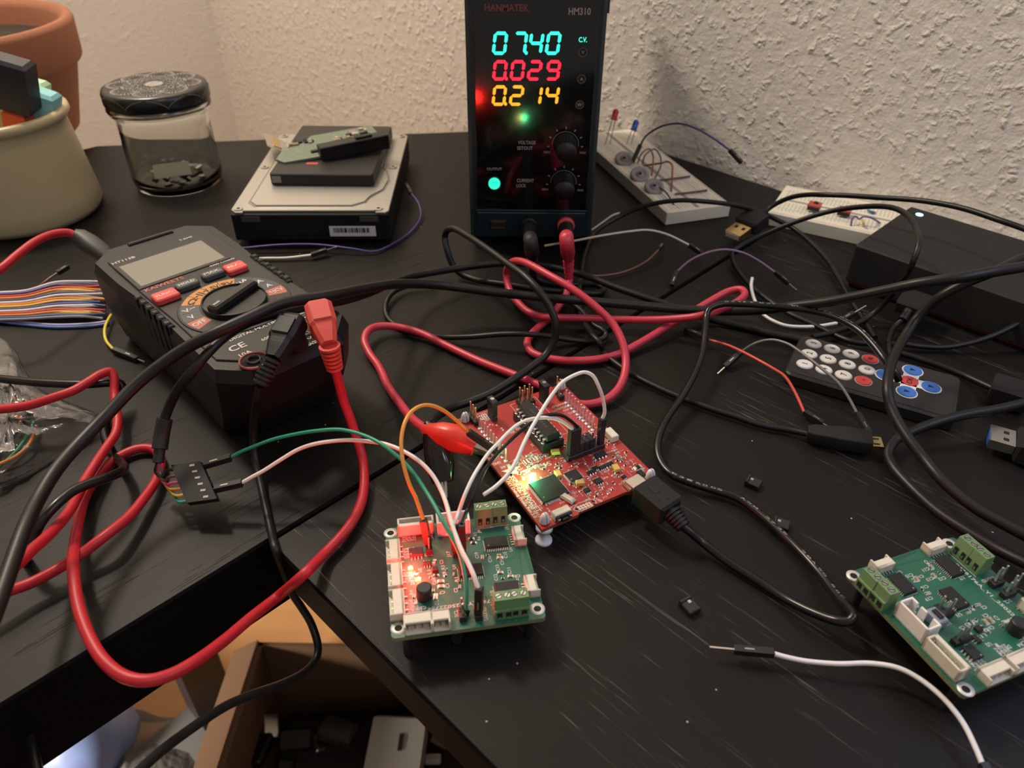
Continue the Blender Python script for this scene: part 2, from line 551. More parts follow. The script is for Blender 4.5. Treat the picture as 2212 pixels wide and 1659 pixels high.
wallbox('wall_right', corner - Vector((S2, -S2, 0)) * 0.1, corner + Vector((S2, -S2, 0)) * 2.6, 0.1, M_WALLR, -1)
wallbox('wall_left', corner, corner - Vector((S2, S2, 0)) * 2.6, 0.1, M_WALLL, 1)
mb = MB(); mb.add([(-2.6, -1.8, 0), (2.2, -1.8, 0), (2.2, 2.0, 0), (-2.6, 2.0, 0)], [[0, 1, 2, 3]], floor_mat('oak_floor'))
struct('floor', mb)
mb = MB(); d_ = Vector((S2, S2, 0))
mb.bar(corner + Vector((0.0, -0.012, 0.035)), corner - d_ * 2.4 + Vector((0.008, -0.008, 0.035)), 0.014, 0.07, mat('white_baseboard_paint', (0.6, 0.57, 0.52), 0.4))
struct('baseboard_left', mb)

# ---- desks (46 degrees to the view)
D1 = Vector((math.cos(math.radians(46)), math.sin(math.radians(46)), 0)); D2 = Vector((D1.y, -D1.x, 0))
M_EDGE = mat('black_edge_band', (0.0040, 0.0032, 0.0035), 0.6, spec=0.05)
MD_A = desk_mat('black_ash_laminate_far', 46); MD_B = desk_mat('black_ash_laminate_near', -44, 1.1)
s0 = Vector((-0.0958, 0.2006, 0))                      # where the near desk's corner meets the seam
wl = lambda p, off=0.005: p                             # (wall line is x + y = 0.762)


def on_wall(p, d, s=0.757):                             # march from p along d until the right wall
    return p + d * ((s - p.x - p.y) / (d.x + d.y))


seam_end = on_wall(s0, D1)
back_l = Vector((-0.3546, 0.6342, 0)); back_r = Vector((0.0697, 0.6963, 0)); back_r = on_wall(back_r, Vector((1, .15, 0)), 0.757)
poly = [s0 - D1 * 0.86, s0 - D1 * 0.0, seam_end, back_r, back_l, back_l - D1 * 0.013, Vector((-0.62, 0.80, 0)), Vector((-0.98, 0.10, 0))]
t = thing('corner_desk', 'black wood-grain desk in the corner, its seam against the near desk', 'desk', TR((-.2, .4, 0)))
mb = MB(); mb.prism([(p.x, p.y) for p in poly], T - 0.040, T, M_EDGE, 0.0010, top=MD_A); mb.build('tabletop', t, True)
for px_, py_ in ((-0.372, 0.515), (-0.72, -0.25), (-0.74, 0.30)):
    mb = MB(); mb.box((px_, py_, (T - .040) / 2), (0.045, 0.045, T - .0401), mat('black_leg_paint', (0.012, 0.01, 0.01), 0.45), 0.002, 46)
    mb.build('leg', t, True)
q0 = s0 + D2 * 0.0 - D1 * 0.0 + (D2 + D1) * 0.0004
wend = Vector((1.05, 0.757 - 1.05, 0))
poly = [s0 + D1 * 0.0012 * 0 + D2 * 0.0012, s0 + D2 * 1.25, on_wall(s0 + D2 * 1.25, D1, 0.755), on_wall(seam_end + D2 * .0012, -D1, .755) if False else seam_end + D2 * 0.0012]
t = thing('desk', 'black wood-grain desk nearest the camera, carrying the green and red boards', 'desk', TR((.3, .1, 0)))
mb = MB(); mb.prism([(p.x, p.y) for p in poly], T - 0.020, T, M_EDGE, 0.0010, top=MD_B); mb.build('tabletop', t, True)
for q in (s0 + D2 * 0.62 + D1 * 0.05, s0 + D2 * 1.15 + D1 * 0.05, s0 + D2 * 1.15 + D1 * 0.36):
    mb = MB(); mb.box((q.x, q.y, (T - .020) / 2), (0.045, 0.045, T - .0201), mat('black_leg_paint', (0.012, 0.01, 0.01), 0.45), 0.002, 46)
    mb.build('leg', t, True)

# ================================================================ back left: pot, cup, jar
M_TERRA = mat('terracotta', (0.31, 0.115, 0.055), 0.8, bump=0.4, bscale=300, var=0.12)
t = thing('plant_pot', 'large terracotta plant pot with dark soil behind the cream cup', 'pot', TR((-0.463, 0.655, T)))
R_ = 0.098
MB().lathe([(0.074, 0.0), (0.078, 0.003), (0.0925, 0.057), (R_ - .002, 0.058), (R_ - .0005, 0.061), (R_ + .001, 0.088), (R_ - .001, 0.092), (R_ - .006, 0.092), (R_ - .011, 0.086), (0.083, 0.060), (0.078, 0.050)], M_TERRA, 48, cap=False).cyl((0, 0, 0.0), 0.074, 0.002, M_TERRA, 48).build('pot_body', t)
mb = MB()
rg = [[((0.0845 * k / 6) * math.cos(2 * math.pi * j / 28), (0.0845 * k / 6) * math.sin(2 * math.pi * j / 28), 0.070 + random.uniform(-.003, .004) * (k > 0)) for j in range(28)] for k in range(7)]
mb.rings(rg[::-1], mat('dark_soil', (0.035, 0.022, 0.014), 0.95, bump=1.0, bscale=350, var=0.5), True, True, False); mb.build('soil', t)

M_CUP = mat('cream_glaze', (0.46, 0.375, 0.21), 0.35, bscale=80)
cupc = Vector((-0.3445, 0.502, T))
def PY(px, py, y):
    r = ray(px, py); return CAMP + r * (y / r.y)


t = thing('utensil_cup', 'cream glazed cup with rolled rim holding markers at the left edge', 'cup', TR(cupc))
MB().lathe([(0.0, 0.0), (0.043, 0.0), (0.0475, 0.0012), (0.0500, 0.0055), (0.0492, 0.014), (0.0445, 0.056), (0.0437, 0.062), (0.0455, 0.0645), (0.0475, 0.0670), (0.0470, 0.070), (0.0445, 0.0715), (0.0420, 0.070), (0.041, 0.062), (0.042, 0.010), (0.0, 0.006)], M_CUP, 56, cap=False).build('cup_body', t)


def marker(label, a, b, w, d, body, capm, name='marker', fl=0.0):
    a = Vector(a); b = Vector(b)
    t = thing(name, label, 'marker', TR(a), 'pens standing in the cream cup')
    k = a.lerp(b, 0.66)
    mb = MB(); mb.bar(a, k, w * .62, d * .8, body, (0, 1, 0), 0.002); mb.build('barrel', t, True)
    mb = MB(); mb.bar(k, b, w * 1.04, d * 1.04, capm, (0, 1, 0), 0.002); mb.build('cap', t, True)
    return t


z = T
marker('tall black wedge-capped marker standing in the cream cup', Vector((-0.338, 0.500, z + .012)), PY(20, 126, .490), 0.023, 0.014, mat('orange_red_barrel', (0.60, 0.08, 0.02), 0.5), mat('dark_navy_cap', (0.016, 0.017, 0.024), 0.45))
marker('turquoise highlighter with dark teal collar leaning on the cup rim', (-0.335, 0.508, z + .008), PY(94, 196, .508), 0.0165, 0.013, mat('dark_teal_plastic', (0.03, 0.09, 0.10), 0.4), mat('turquoise_plastic', (0.24, 0.56, 0.58), 0.45))
marker('pale green highlighter behind the turquoise one in the cup', (-0.345, 0.524, z + .008), PY(74, 172, .528), 0.0150, 0.012, mat('pale_green_plastic', (0.45, 0.68, 0.42), 0.45), mat('pale_green_plastic', (0.45, 0.68, 0.42), 0.45))

# glass jar
jc = Vector((-0.2565, 0.5575, T))
M_GLASS, N, L, b = nt('clear_glass')
b.inputs['Transmission Weight'].default_value = 1.0; b.inputs['Roughness'].default_value = 0.03; b.inputs['IOR'].default_value = 1.45
b.inputs['Base Color'].default_value = (0.93, 0.95, 0.92, 1)
t = thing('glass_jar', 'clear glass jar with black mandala lid, small parts at its bottom', 'jar', TR(jc))
MB().lathe([(0.0, 0.0), (0.0290, 0.0), (0.0312, 0.002), (0.0325, 0.009), (0.0318, 0.044), (0.0320, 0.0540), (0.0346, 0.0560), (0.0360, 0.0590), (0.0352, 0.0620), (0.033, 0.0635), (0.0315, 0.0635), (0.0303, 0.055), (0.0295, 0.048), (0.0300, 0.012), (0.0290, 0.0055), (0.022, 0.0035), (0.0, 0.0032)], M_GLASS, 56, cap=False).build('jar_body', t)
LZ = 0.0062
lid = MB().lathe([(0.0, 0.0560 + LZ), (0.0325, 0.0560 + LZ), (0.0352, 0.0560 + LZ), (0.0362, 0.0570 + LZ), (0.0362, 0.0635 + LZ), (0.0352, 0.0658 + LZ), (0.0330, 0.0668 + LZ), (0.0, 0.0668 + LZ)], mat('black_lid_enamel', (0.012, 0.012, 0.012), 0.3), 56, cap=False).build('lid', t)
# mandala print on the lid
M_MAN = mat('silver_lid_print', (0.50, 0.47, 0.43), 0.4, 0.3); M_MAN2 = mat('grey_lid_print', (0.30, 0.28, 0.26), 0.5, 0.1)
mb = MB(); zt = 0.0669 + LZ


def ringline(r, w, m, z, seg=48, fn=None):
    pts = [((r + (fn(2 * math.pi * j / seg) if fn else 0)) * math.cos(2 * math.pi * j / seg), (r + (fn(2 * math.pi * j / seg) if fn else 0)) * math.sin(2 * math.pi * j / seg)) for j in range(seg)]
    mb.line(pts, w, m, z, True)


mb.cyl((0, 0, zt), 0.0065, 0.00005, M_MAN2, 40)
for rr_ in (.009, .0105, .013, .0145, .017, .0185, .020): ringline(rr_, .0007, M_MAN2, zt + .00005, 64, lambda a: .0010 * math.sin(16 * a + rr_ * 900))
for k in range(8):
    a = math.radians(45 * k + 10); cx_, cy_ = 0.0225 * math.cos(a), 0.0225 * math.sin(a)
    for rr, ww, mm in ((0.0095, .0005, M_MAN), (0.0080, .0014, M_MAN), (0.0062, .0010, M_MAN2), (0.0044, .0006, M_MAN)):
        pts = []
        for j in range(15):
            b_ = a + math.radians(-112 + 224 * j / 14)
            pts.append((cx_ + rr * math.cos(b_), cy_ + rr * math.sin(b_)))
        mb.line(pts, ww, mm, zt + .0001)
    for j in range(17):
        b_ = a + math.radians(-96 + 192 * j / 16)
        mb.line([(cx_ + .0084 * math.cos(b_), cy_ + .0084 * math.sin(b_)), (cx_ + .0092 * math.cos(b_), cy_ + .0092 * math.sin(b_))], .0004, M_MAN, zt + .00015)
ringline(0.0115, .0006, M_MAN, zt + .0001, 64, lambda a: .0012 * math.sin(8 * a)); ringline(0.007, .0005, M_MAN, zt + .0001, 64, lambda a: .001 * math.sin(8 * a)); ringline(0.0155, .0005, M_MAN, zt + .0001, 64, lambda a: .0015 * math.sin(8 * a + 1))
for k in range(8):                                     # tips running down the side of the lid
    a0 = math.radians(45 * k + 32.5)
    for sgn in (-1, 1):
        R1 = []
        for j in range(7):
            u_ = j / 6; a = a0 + sgn * math.radians(20 * (1 - u_) ** 1.6); zz = 0.0650 + LZ - 0.0065 * u_ ** 1.3
            R1.append((0.03640 * math.cos(a), 0.03640 * math.sin(a), zz))
        for j in range(6):
            p, q = Vector(R1[j]), Vector(R1[j + 1])
            mb.add([p, q, q + Vector((0, 0, .0004)), p + Vector((0, 0, .0004))], [[0, 1, 2, 3]], M_MAN2)
mb.build('lid_print', lid)
g = 'small parts in the glass jar'
for k in range(14):
    a = random.uniform(0, 6.28); r = random.uniform(0.002, 0.021)
    m = random.choice([K_BLACK, K_STEEL, K_WHITE, K_IC, K_GOLD])
    p = jc + Vector((r * math.cos(a), r * math.sin(a), 0.0052 + 0.0016 * (k % 3)))
    o = MB(); o.X = TR(p) @ Matrix.Rotation(random.uniform(0, 3), 4, 'Z') @ Matrix.Rotation(random.uniform(-.2, .2), 4, 'X')
    o.box((0, 0, 0), (random.uniform(.003, .009), random.uniform(.002, .004), .0016), m, 0.0003)
    tag(o.build('component_scrap'), 'tiny loose electronic part lying at the bottom of the jar', 'component', g)
o = MB(); o.X = TR(jc + Vector((-.002, -.004, .0115))) @ Matrix.Rotation(.4, 4, 'Z') @ Matrix.Rotation(.25, 4, 'X')
o.box((0, 0, 0), (.026, .017, .0003), mat('cream_paper', (.62, .56, .46), .7), 0)
tag(o.build('paper_slip'), 'cream paper slip lying on the parts inside the glass jar', 'paper')

# ================================================================ hard drive stack
hf = frame(-133.5, 528, 0, 1.6)
t = thing('hard_drive', 'silver topped 3.5 inch hard drive with black front, carrying smaller drive', 'hard drive', hf.M)
M_CAST = mat('black_cast_metal', (0.012, 0.012, 0.012), 0.5, 0.4, bump=.2, bscale=900); M_ALU = mat('satin_aluminium_lid', (0.47, 0.455, 0.42), 0.40, 0.85, bscale=1500)
mb = MB(); mb.prism(rrect(.1016, .147, .002), .0035, .0215, M_CAST, .0004); mb.prism(rrect(.090, .135, .002), 0, .0036, M_CAST)
mb.box((-.038, -.0737, .0185), (.012, .0006, .0035), mat('dark_grey_label', (.05, .047, .043), .6)); mb.box((.038, -.0737, .0185), (.012, .0006, .0035), mat('dark_grey_label', (.05, .047, .043), .6))
mb.build('casing', t)
mb = MB()
lo = [(-.0508, -.069), (-.047, -.0735), (-.0425, -.0735), (-.0425, -.0705), (.0425, -.0705), (.0425, -.0735), (.049, -.0735), (.0508, -.071), (.0508, .070), (.048, .0735), (-.048, .0735), (-.0508, .070)]
mb.prism(lo, .0215, .0232, M_ALU, .0003)
# raised pan with the platter bulge
pan = [(-.041, -.058), (-.036, -.064), (.026, -.064), (.034, -.058), (.036, -.050), (.0435, -.038), (.0455, -.022), (.042, -.006), (.038, .002), (.038, .055), (.030, .064), (-.034, .064), (-.041, .055)]
mb.prism(pan, .0232, .0241, M_ALU, .0004)
mb.line([(p[0] * 1.02, p[1] * 1.015) for p in pan], .0007, mat('lid_groove', (.16, .14, .12), .5), .02325, True)
mb.build('lid', t)
for q in ((-.046, -.069), (.044, -.069), (.046, .003), (-.046, .003), (.046, .068), (-.046, .068)):
    mb = MB(); mb.cyl((q[0], q[1], .0230), .0029, .0010, K_STEEL, 16, bev=.0003); mb.cyl((q[0], q[1], .02395), .0013, .0001, K_HOLE, 6); mb.build('screw', t)
mb = MB(); mb.box((.0265, -.0737, .0100), (.030, .0006, .0070), mat('white_label_paper', (.62, .61, .60), .6), 0)
x = .0145
while x < .038:
    wd = random.choice((.0004, .0006, .0009)); mb.box((x, -.0741, .0108), (wd, .0002, .0032), K_BLACK); x += wd + random.choice((.0004, .0006))
mb.build('barcode_label', t)

sf = frame(-131.0, 545, 24.2, 0.0)
t = thing('solid_state_drive', 'flat black 2.5 inch drive lying on the silver hard drive', 'drive', sf.M)
mb = MB(); mb.prism(rrect(.0705, .0995, .0025), 0, .0080, mat('dark_grey_drive_shell', (.016, .015, .014), .45, .2), .0006); mb.build('shell', t)
mb = MB(); mb.box((-.0305, -.0499, .0042), (.006, .0004, .0045), mat('pale_sticker', (.20, .19, .18), .6)); mb.box((-.010, -.030, .00805), (.008, .003, .0001), K_REDPL); mb.build('sticker', t)
_q = P(716, 314, 34.5)
pf = frame(_q.x * 1000, _q.y * 1000, 34.5, 26, 3, -3)
t = thing('adapter_board', 'small green circuit board with black connector, on top of the drive stack', 'circuit board', pf.M)
mb = MB(); mb.prism([(-.042, -.008), (-.038, -.016), (-.012, -.018), (-.004, -.021), (.036, -.021), (.036, .018), (-.010, .020), (-.020, .008), (-.034, .006)], 0, .0016, mat('dull_green_solder_mask', (.15, .19, .135), .45, var=.3, bscale=500), .0001); mb.build('board', t)
mb = MB(); mb.box((.012, -.0175, .0035), (.050, .009, .0105), K_BLACK, .0005); mb.box((.012, -.0222, .0030), (.043, .0006, .006), K_HOLE); mb.build('connector', t)
mb = MB(); mb.box((.020, -.0175, .0095), (.012, .004, .0015), K_IC, .0003); mb.build('latch', t)
for k in range(26):
    mb = MB(); mb.box((random.uniform(-.030, .030), random.uniform(-.010, .014), .0022), (random.uniform(.002, .007), random.uniform(.002, .005), .0014), random.choice([K_IC, K_IC, K_STEEL, K_CAP]), .0002); mb.build('chip', t)
mb = MB()
for k in range(40): mb.box((random.uniform(-.034, .034), random.uniform(-.014, .016), .0017), (random.uniform(.0006, .002), .0006, .0003), K_SILK)
mb.build('screenprint', t, kind=None)
mb = MB(); X = frame(-178, 560, 30, 20, 0, 30); mb.X = X.M; mb.box((0, 0, 0), (.016, .028, .0006), K_SILVER, .0001); mb.box((0, 0, .0006), (.006, .020, .0006), K_GOLD, .0001)
tag(mb.build('shield_clip'), 'thin metal shield leaning on the left side of the drive stack', 'metal plate')
# ================================================================ bench power supply
PF = Frame((0.0112, 0.453, T), Matrix(((1, 0, 0), (0, 0, -1), (0, 1, 0))))   # local x right, y up, z towards the camera
M_TEAL = mat('dark_teal_enamel', (0.0028, 0.0125, 0.018), 0.45, bump=.2, bscale=1500)
M_GLOSS = mat('glossy_black_acrylic', (0.003, 0.003, 0.003), 0.09, spec=0.6, var=0)
t = thing('bench_power_supply', 'tall dark teal bench power supply with three rows of glowing digits', 'power supply', PF.M)
mb = MB(); w = .0782; h0, h1 = .0065, .182
# side walls, top, back and bezel frame
mb.X = Matrix.Identity(4)
mb.prism([(-w / 2, h0), (w / 2, h0), (w / 2, h1), (-w / 2, h1)], -.205, 0.0, M_TEAL, .0022)
mb.build('casing', t)
mb = MB()
gl = [(-.0342, .0278), (.0345, .0278), (.0345, .178), (-.0342, .178)]
mb.prism(gl, -.0005, .0006, M_GLOSS, .0002); mb.build('display_panel', t)
mb = MB(); mb.prism([(-.0345, .0085), (.0345, .0085), (.0345, .0255), (-.0345, .0255)], -.0005, .0012, M_TEAL, .0005)
mb.box((0, .0266, .0004), (.070, .0009, .0010), mat('teal_ridge', (.01, .035, .045), .4), .0002); mb.build('lower_fascia', t)
for x in (-.031, .031):
    for zz in (-.012, -.19):
        mb = MB(); mb.X = Matrix.Rotation(math.pi / 2, 4, 'X') @ Matrix.Identity(4)
        mb = MB(); mb.box((x, .0034, zz), (.012, .0068, .012), K_RUBBER, .0008); mb.build('foot', t)
mb = MB(); mb.box((.0402, .149, -.030), (.003, .020, .03), M_TEAL, .0006); mb.build('side_bracket', t)
SEG = {'0': 'abcdef', '1': 'bc', '2': 'abged', '3': 'abgcd', '4': 'fgbc', '7': 'abc', '9': 'abcdfg'}


def seg7(mb, ch, cx, cy, w, h, m, dot=False, th=.00175, sl=.12):
    S = {'a': ((-w / 2, h / 2), (w / 2, h / 2)), 'd': ((-w / 2, -h / 2), (w / 2, -h / 2)), 'g': ((-w / 2, 0), (w / 2, 0)),
         'f': ((-w / 2, h / 2), (-w / 2, 0)), 'e': ((-w / 2, 0), (-w / 2, -h / 2)), 'b': ((w / 2, h / 2), (w / 2, 0)), 'c': ((w / 2, 0), (w / 2, -h / 2))}
    for s_ in SEG[ch]:
        (x0, y0), (x1, y1) = S[s_]; a = Vector((x0, y0)); b = Vector((x1, y1)); d = (b - a).normalized(); n = Vector((-d.y, d.x))
        a += d * .00018; b -= d * .00018; e = d * th / 2; q = n * th / 2
        o = [a, a + e * .9 - q, b - e * .9 - q, b, b - e * .9 + q, a + e * .9 + q]
        mb.prism([(cx + p.x + p.y * sl, cy + p.y) for p in o], .0004, .0009, m)
    if dot: mb.prism([(cx + w / 2 + .0011 + .0009 * math.cos(k * math.pi / 6) - sl * h / 2, cy - h / 2 + .0002 + .0010 * math.sin(k * math.pi / 6)) for k in range(12)], .0004, .0009, m)


rows = (('0740', (1080, 1123, 1158, 1195), 93.5, 49, 1, emat('cyan_segments', (0.03, 1.0, 0.62), 1.5)),
        ('0029', (1080, 1118, 1155, 1195), 152, 43, 0, emat('red_segments', (1.0, 0.02, 0.05), 1.6)),
        ('0214', (1078.6, 1116, 1156, 1192.5), 206.5, 43, 0, emat('amber_segments', (1.0, 0.42, 0.02), 1.25)))
for s_, xs, y, hp, dot, m in rows:
    for i, (c, x) in enumerate(zip(s_, xs)):
        q = PF.pix(x, y, .0007); top = PF.pix(x, y - hp / 2, .0007); bot = PF.pix(x, y + hp / 2, .0007)
        mb = MB(); h = (top - bot).length - .0014
        seg7(mb, c, q.x, q.y, .0063, h, m, i == dot); mb.build('digit', t)
mb = MB(); PT = lambda s, px, py, wpx, hpx, m=K_SILKDIM: mb.text(s, hpx * .000232, PF.pix(px, py).x, PF.pix(px, py).y, m, 0, .00075, wpx * .000232)
M_RP = mat('dim_red_print', (.22, .045, .04), .5)
PT('HANMATEK', 1095, 16, 104, 15, M_RP); PT('HM310', 1252, 24, 52, 15, mat('warm_grey_print', (.34, .27, .25), .5))
PT('VOLTAGE', 1138, 307, 46, 9); PT('SETOUT', 1134, 319, 41, 9); PT('CURRENT', 1135, 389, 46, 9); PT('LOCK', 1126, 400, 26, 9)
PT('OUTPUT', 1068, 364, 40, 7)
for q in ((1181, 328), (1177, 408)): PT('MIN', q[0], q[1], 16, 6)
for q in ((1259, 329), (1254, 410)): PT('MAX', q[0], q[1], 16, 6)
PT('5V/2A', 1070, 452, 34, 6, mat('dark_teal_print', (.02, .06, .07), .5)); PT('-', 1143, 452, 8, 3, mat('dark_teal_print', (.02, .06, .07), .5)); PT('+', 1222, 452, 8, 8, mat('dark_teal_print', (.02, .06, .07), .5))
for kx, ky in ((1221, 312), (1217, 394)):
    c = PF.pix(kx, ky)
    mb.line([(c.x + .0080 * math.cos(math.radians(a)), c.y + .0080 * math.sin(math.radians(a))) for a in range(-5, 186, 8)], .0003, K_SILKDIM, .00075)
    for a in range(-6, 200, 32):
        r = .0098; mb.line([(c.x + r * math.cos(math.radians(a)), c.y + r * math.sin(math.radians(a))), (c.x + (r + .0008) * math.cos(math.radians(a)), c.y + (r + .0008) * math.sin(math.radians(a)))], .0006, K_SILKDIM, .00075)
mb.build('printing', t)
mb = MB(); PT('C.V.', 1259, 85, 20, 11, emat('cyan_indicator', (0.05, 1.0, 0.75), 1.4)); mb.build('mode_indicator', t)
for s_, x, y in (('V', 1259, 112), ('A', 1256, 170), ('W', 1252, 225)):
    c = PF.pix(x, y); mb = MB(); mb.cyl((c.x, c.y, .0006), .0020, .0003, K_BLACK, 24)
    mb.line([(c.x + .0023 * math.cos(a * .2618), c.y + .0023 * math.sin(a * .2618)) for a in range(24)], .0003, K_SILKDIM, .00095, True)
    mb.text(s_, .0018, c.x, c.y, K_SILKDIM, 0, .00098); mb.build('unit_button', t)
for kx, ky in ((1221, 312), (1217, 394)):
    c = PF.pix(kx, ky); mb = MB()
    mb.lathe([(0.0, .0005), (.0072, .0005), (.0072, .002), (.0064, .0028), (.0060, .0130), (.0054, .0145), (0.0, .0146)], K_BLACK, 40, (c.x, c.y, 0), cap=False)
    for a in range(0, 360, 15): mb.box((c.x + .0061 * math.cos(math.radians(a)), c.y + .0061 * math.sin(math.radians(a)), .0078), (.0006, .0006, .0095), K_BLACK, 0, a)
    mb.build('knob', t)
c = PF.pix(1068, 394)
mb = MB(); mb.cyl((c.x, c.y, .0005), .0044, .0008, K_BLACK, 32); mb.build('button_bezel', t)
mb = MB(); mb.cyl((c.x, c.y, .0006), .0036, .0022, emat('cyan_button_glow', (0.03, 1.0, 0.62), 1.1), 32, bev=.0004)
mb.build('output_button', t)
mb = MB(); mb.line([(c.x + .0012 * math.cos(a * .4), c.y + .0004 + .0012 * math.sin(a * .4)) for a in range(16)], .0003, emat('cyan_button_mark', (0.0, .55, .38), .8), .0029); mb.build('button_symbol', t)
c = PF.pix(1077, 483); mb = MB(); mb.box((c.x, c.y, .0012), (.0105, .0058, .0008), K_BLACK, .0002); mb.box((c.x, c.y, .0016), (.0088, .0040, .0004), K_HOLE)
for s_ in (-1, 1): mb.box((c.x, c.y + s_ * .0021, .0017), (.0090, .0006, .0008), K_GOLD)
mb.build('usb_port', t)
for x, nm, m in ((1143, 'black', K_BLACK), (1222, 'red', K_REDPL)):
    c = PF.pix(x, 484); mb = MB()
    mb.lathe([(.0, .0012), (.0056, .0012), (.0056, .0035), (.0050, .0042), (.0026, .0042), (.0026, .002)], m, 28, (c.x, c.y, 0), cap=False)
    mb.build('output_jack', t, label=nm + ' output jack ring')

# ================================================================ banana plug leads of the supply
cR = PF.M @ Vector((PF.pix(1222, 484).x, PF.pix(1222, 484).y, .0)); cB = PF.M @ Vector((PF.pix(1143, 484).x, PF.pix(1143, 484).y, .0))


def banana(t, c, ends, m, collar):
    """plug pushed into the jack at c; collar toward the camera, boot drooping through the pixel points"""
    mb = MB(); mb.tube([c + Vector((0, -.004, 0)), c + Vector((.0002, -.013, -.003))], .0047, collar, 20, 1, spline=False); mb.build('collar', t, True)
    p = [c + Vector((.0002, -.0125, -.0028))] + [pt(e) for e in ends]
    mb = MB(); mb.tube(p[:3], lambda u: (.0040 if u < .85 else .0040 - .0012 * (u - .85) / .15), m, 20, 6); mb.build('boot', t, True)
    mb = MB(); a = p[2]; b = p[3]
    mb.tube([a, b], .0024, m, 16, 1, spline=False)
    for k in range(5): q = a.lerp(b, (k + .3) / 5); mb.tube([q, q + (b - a) * .09], .0033 - .0002 * k, m, 16, 1, spline=False)
    mb.build('strain_relief', t, True)


K_PINKRED = mat('rose_red_pvc', (0.50, 0.032, 0.058), 0.42, bscale=200)
RA = [(1228, 583, 17), (1230, 604, 12), (1222, 637, 8), (1205, 664, 3), (1190, 685, 3), (1165, 705, 3), (1146, 725, 3), (1139, 743, 3), (1148, 760, 3), (1175, 772, 3), (1210, 778, 3), (1250, 779, 3), (1290, 776, 3), (1330, 767, 3), (1380, 742, 4), (1440, 706, 6),
      (1490, 677, 8), (1540, 647, 13), (1575, 629, 16), (1600, 625, 18), (1609, 634, 18), (1597, 649, 18), (1558, 668, 18), (1512, 682, 17), (1466, 688, 13), (1397, 691, 9), (1306, 689, 7), (1250, 687, 7), (1205, 686, 8), (1172, 684, 8), (1145, 676, 7), (1120, 655, 7), (1100, 625, 8), (1094, 592, 14), (1099, 573, 22), (1112, 564, 28), (1134, 567, 32), (1185, 594, 33), (1236, 624, 31), (1286, 662, 26), (1324, 700, 20), (1345, 740, 15), (1352, 780, 10), (1344, 825, 6), (1320, 856, 4), (1290, 870, 3), (1255, 873, 3), (1215, 860, 3), (1176, 837, 3), (1145, 824, 3), (1109, 809, 3), (1033, 779, 3), (957, 743, 3), (907, 719, 4), (856, 706, 5), (818, 705, 6), (796, 714, 7), (787, 735, 6), (797, 762, 4), (818, 792, 3), (838, 834, 4), (863, 870, 8), (886, 900, 14), (905, 917, 19), (925, 930, 22)]
t, w = cable('test_lead', 'long red lead from the supply to a red alligator clip at the red board', 'cable', RA, 4.1, K_PINKRED, part='red_jacket')
banana(t, cR, [(1224, 520, 44), (1228, 560, 25), (1229, 600, 13)], K_PINKRED, K_BLACK)
BL = [(1150, 582, 14), (1156, 600, 6), (1185, 612, 3), (1220, 615, 3), (1261, 614, 3), (1290, 616, 3), (1304, 624, 3), (1298, 632, 3), (1274, 634, 3), (1230, 631, 3), (1185, 627, 4), (1130, 620, 5), (1084, 613, 5), (1040, 607, 4), (1015, 600, 3), (995, 591, 4), (978, 572, 9), (966, 540, 17), (961, 512, 23), (966, 498, 28), (978, 494, 31), (997, 502, 34), (1046, 533, 38), (1096, 569, 40), (1134, 597, 41), (1165, 630, 38), (1188, 664, 32), (1200, 700, 25), (1197, 735, 17), (1180, 765, 11), (1147, 793, 9), (1096, 828, 8), (1058, 850, 7), (1008, 870, 6), (978, 880, 7), (955, 892, 11), (937, 905, 16), (926, 925, 20)]
t, w = cable('test_lead', 'black lead looping in front of the supply to a black alligator clip', 'cable', BL, 3.9, K_CABLE, part='black_jacket')
banana(t, cB, [(1147, 525, 42), (1150, 556, 27), (1150, 588, 13)], K_RUBBER, K_BLACK)
RAt = bpy.data.objects['test_lead']; BLt = bpy.data.objects['test_lead.001']

# red alligator clip on the red lead
M_CLIPR = mat('red_clip_sleeve', (0.62, 0.045, 0.03), 0.32, bscale=150, sss=.1)


def sleeve(mb, pts, ws, hs, m, n=18, up=Vector((0, 0, 1))):
    R = []
    P_ = [Vector(p) for p in pts]
    for i, p in enumerate(P_):
        tt = (P_[min(i + 1, len(P_) - 1)] - P_[max(i - 1, 0)]).normalized(); x = tt.cross(up).normalized(); y = x.cross(tt)
        R.append([p + x * (ws[i] / 2000 * math.copysign(abs(math.cos(a)) ** .75, math.cos(a))) + y * (hs[i] / 2000 * math.copysign(abs(math.sin(a)) ** .75, math.sin(a))) for a in [2 * math.pi * j / n for j in range(n)]])
    mb.rings(R, m)


mb = MB(); pts = [P(918, 926, 22), P(935, 933, 23), P(955, 940, 24), P(985, 947, 24), P(1010, 955, 23), P(1028, 964, 22)]
sleeve(mb, pts, [4.5, 6.5, 8.5, 9.5, 9.5, 8.5], [4.5, 7.5, 11.5, 12, 9.5, 7.5], M_CLIPR); mb.build('clip_sleeve', RAt, True, 'red clip sleeve')
mb = MB(); mb.bar(P(1022, 958, 24), P(1062, 974, 20), .005, .0012, K_STEEL, bev=.0002); mb.bar(P(1022, 968, 20), P(1062, 978, 17), .005, .0012, K_STEEL, bev=.0002)
for k in range(5): mb.bar(P(1044 + 4 * k, 968 + 2 * k, 20.5), P(1045 + 4 * k, 969 + 2 * k, 18.6), .0045, .0008, K_STEEL)
mb.build('clip_jaw', RAt, True, 'steel jaws')
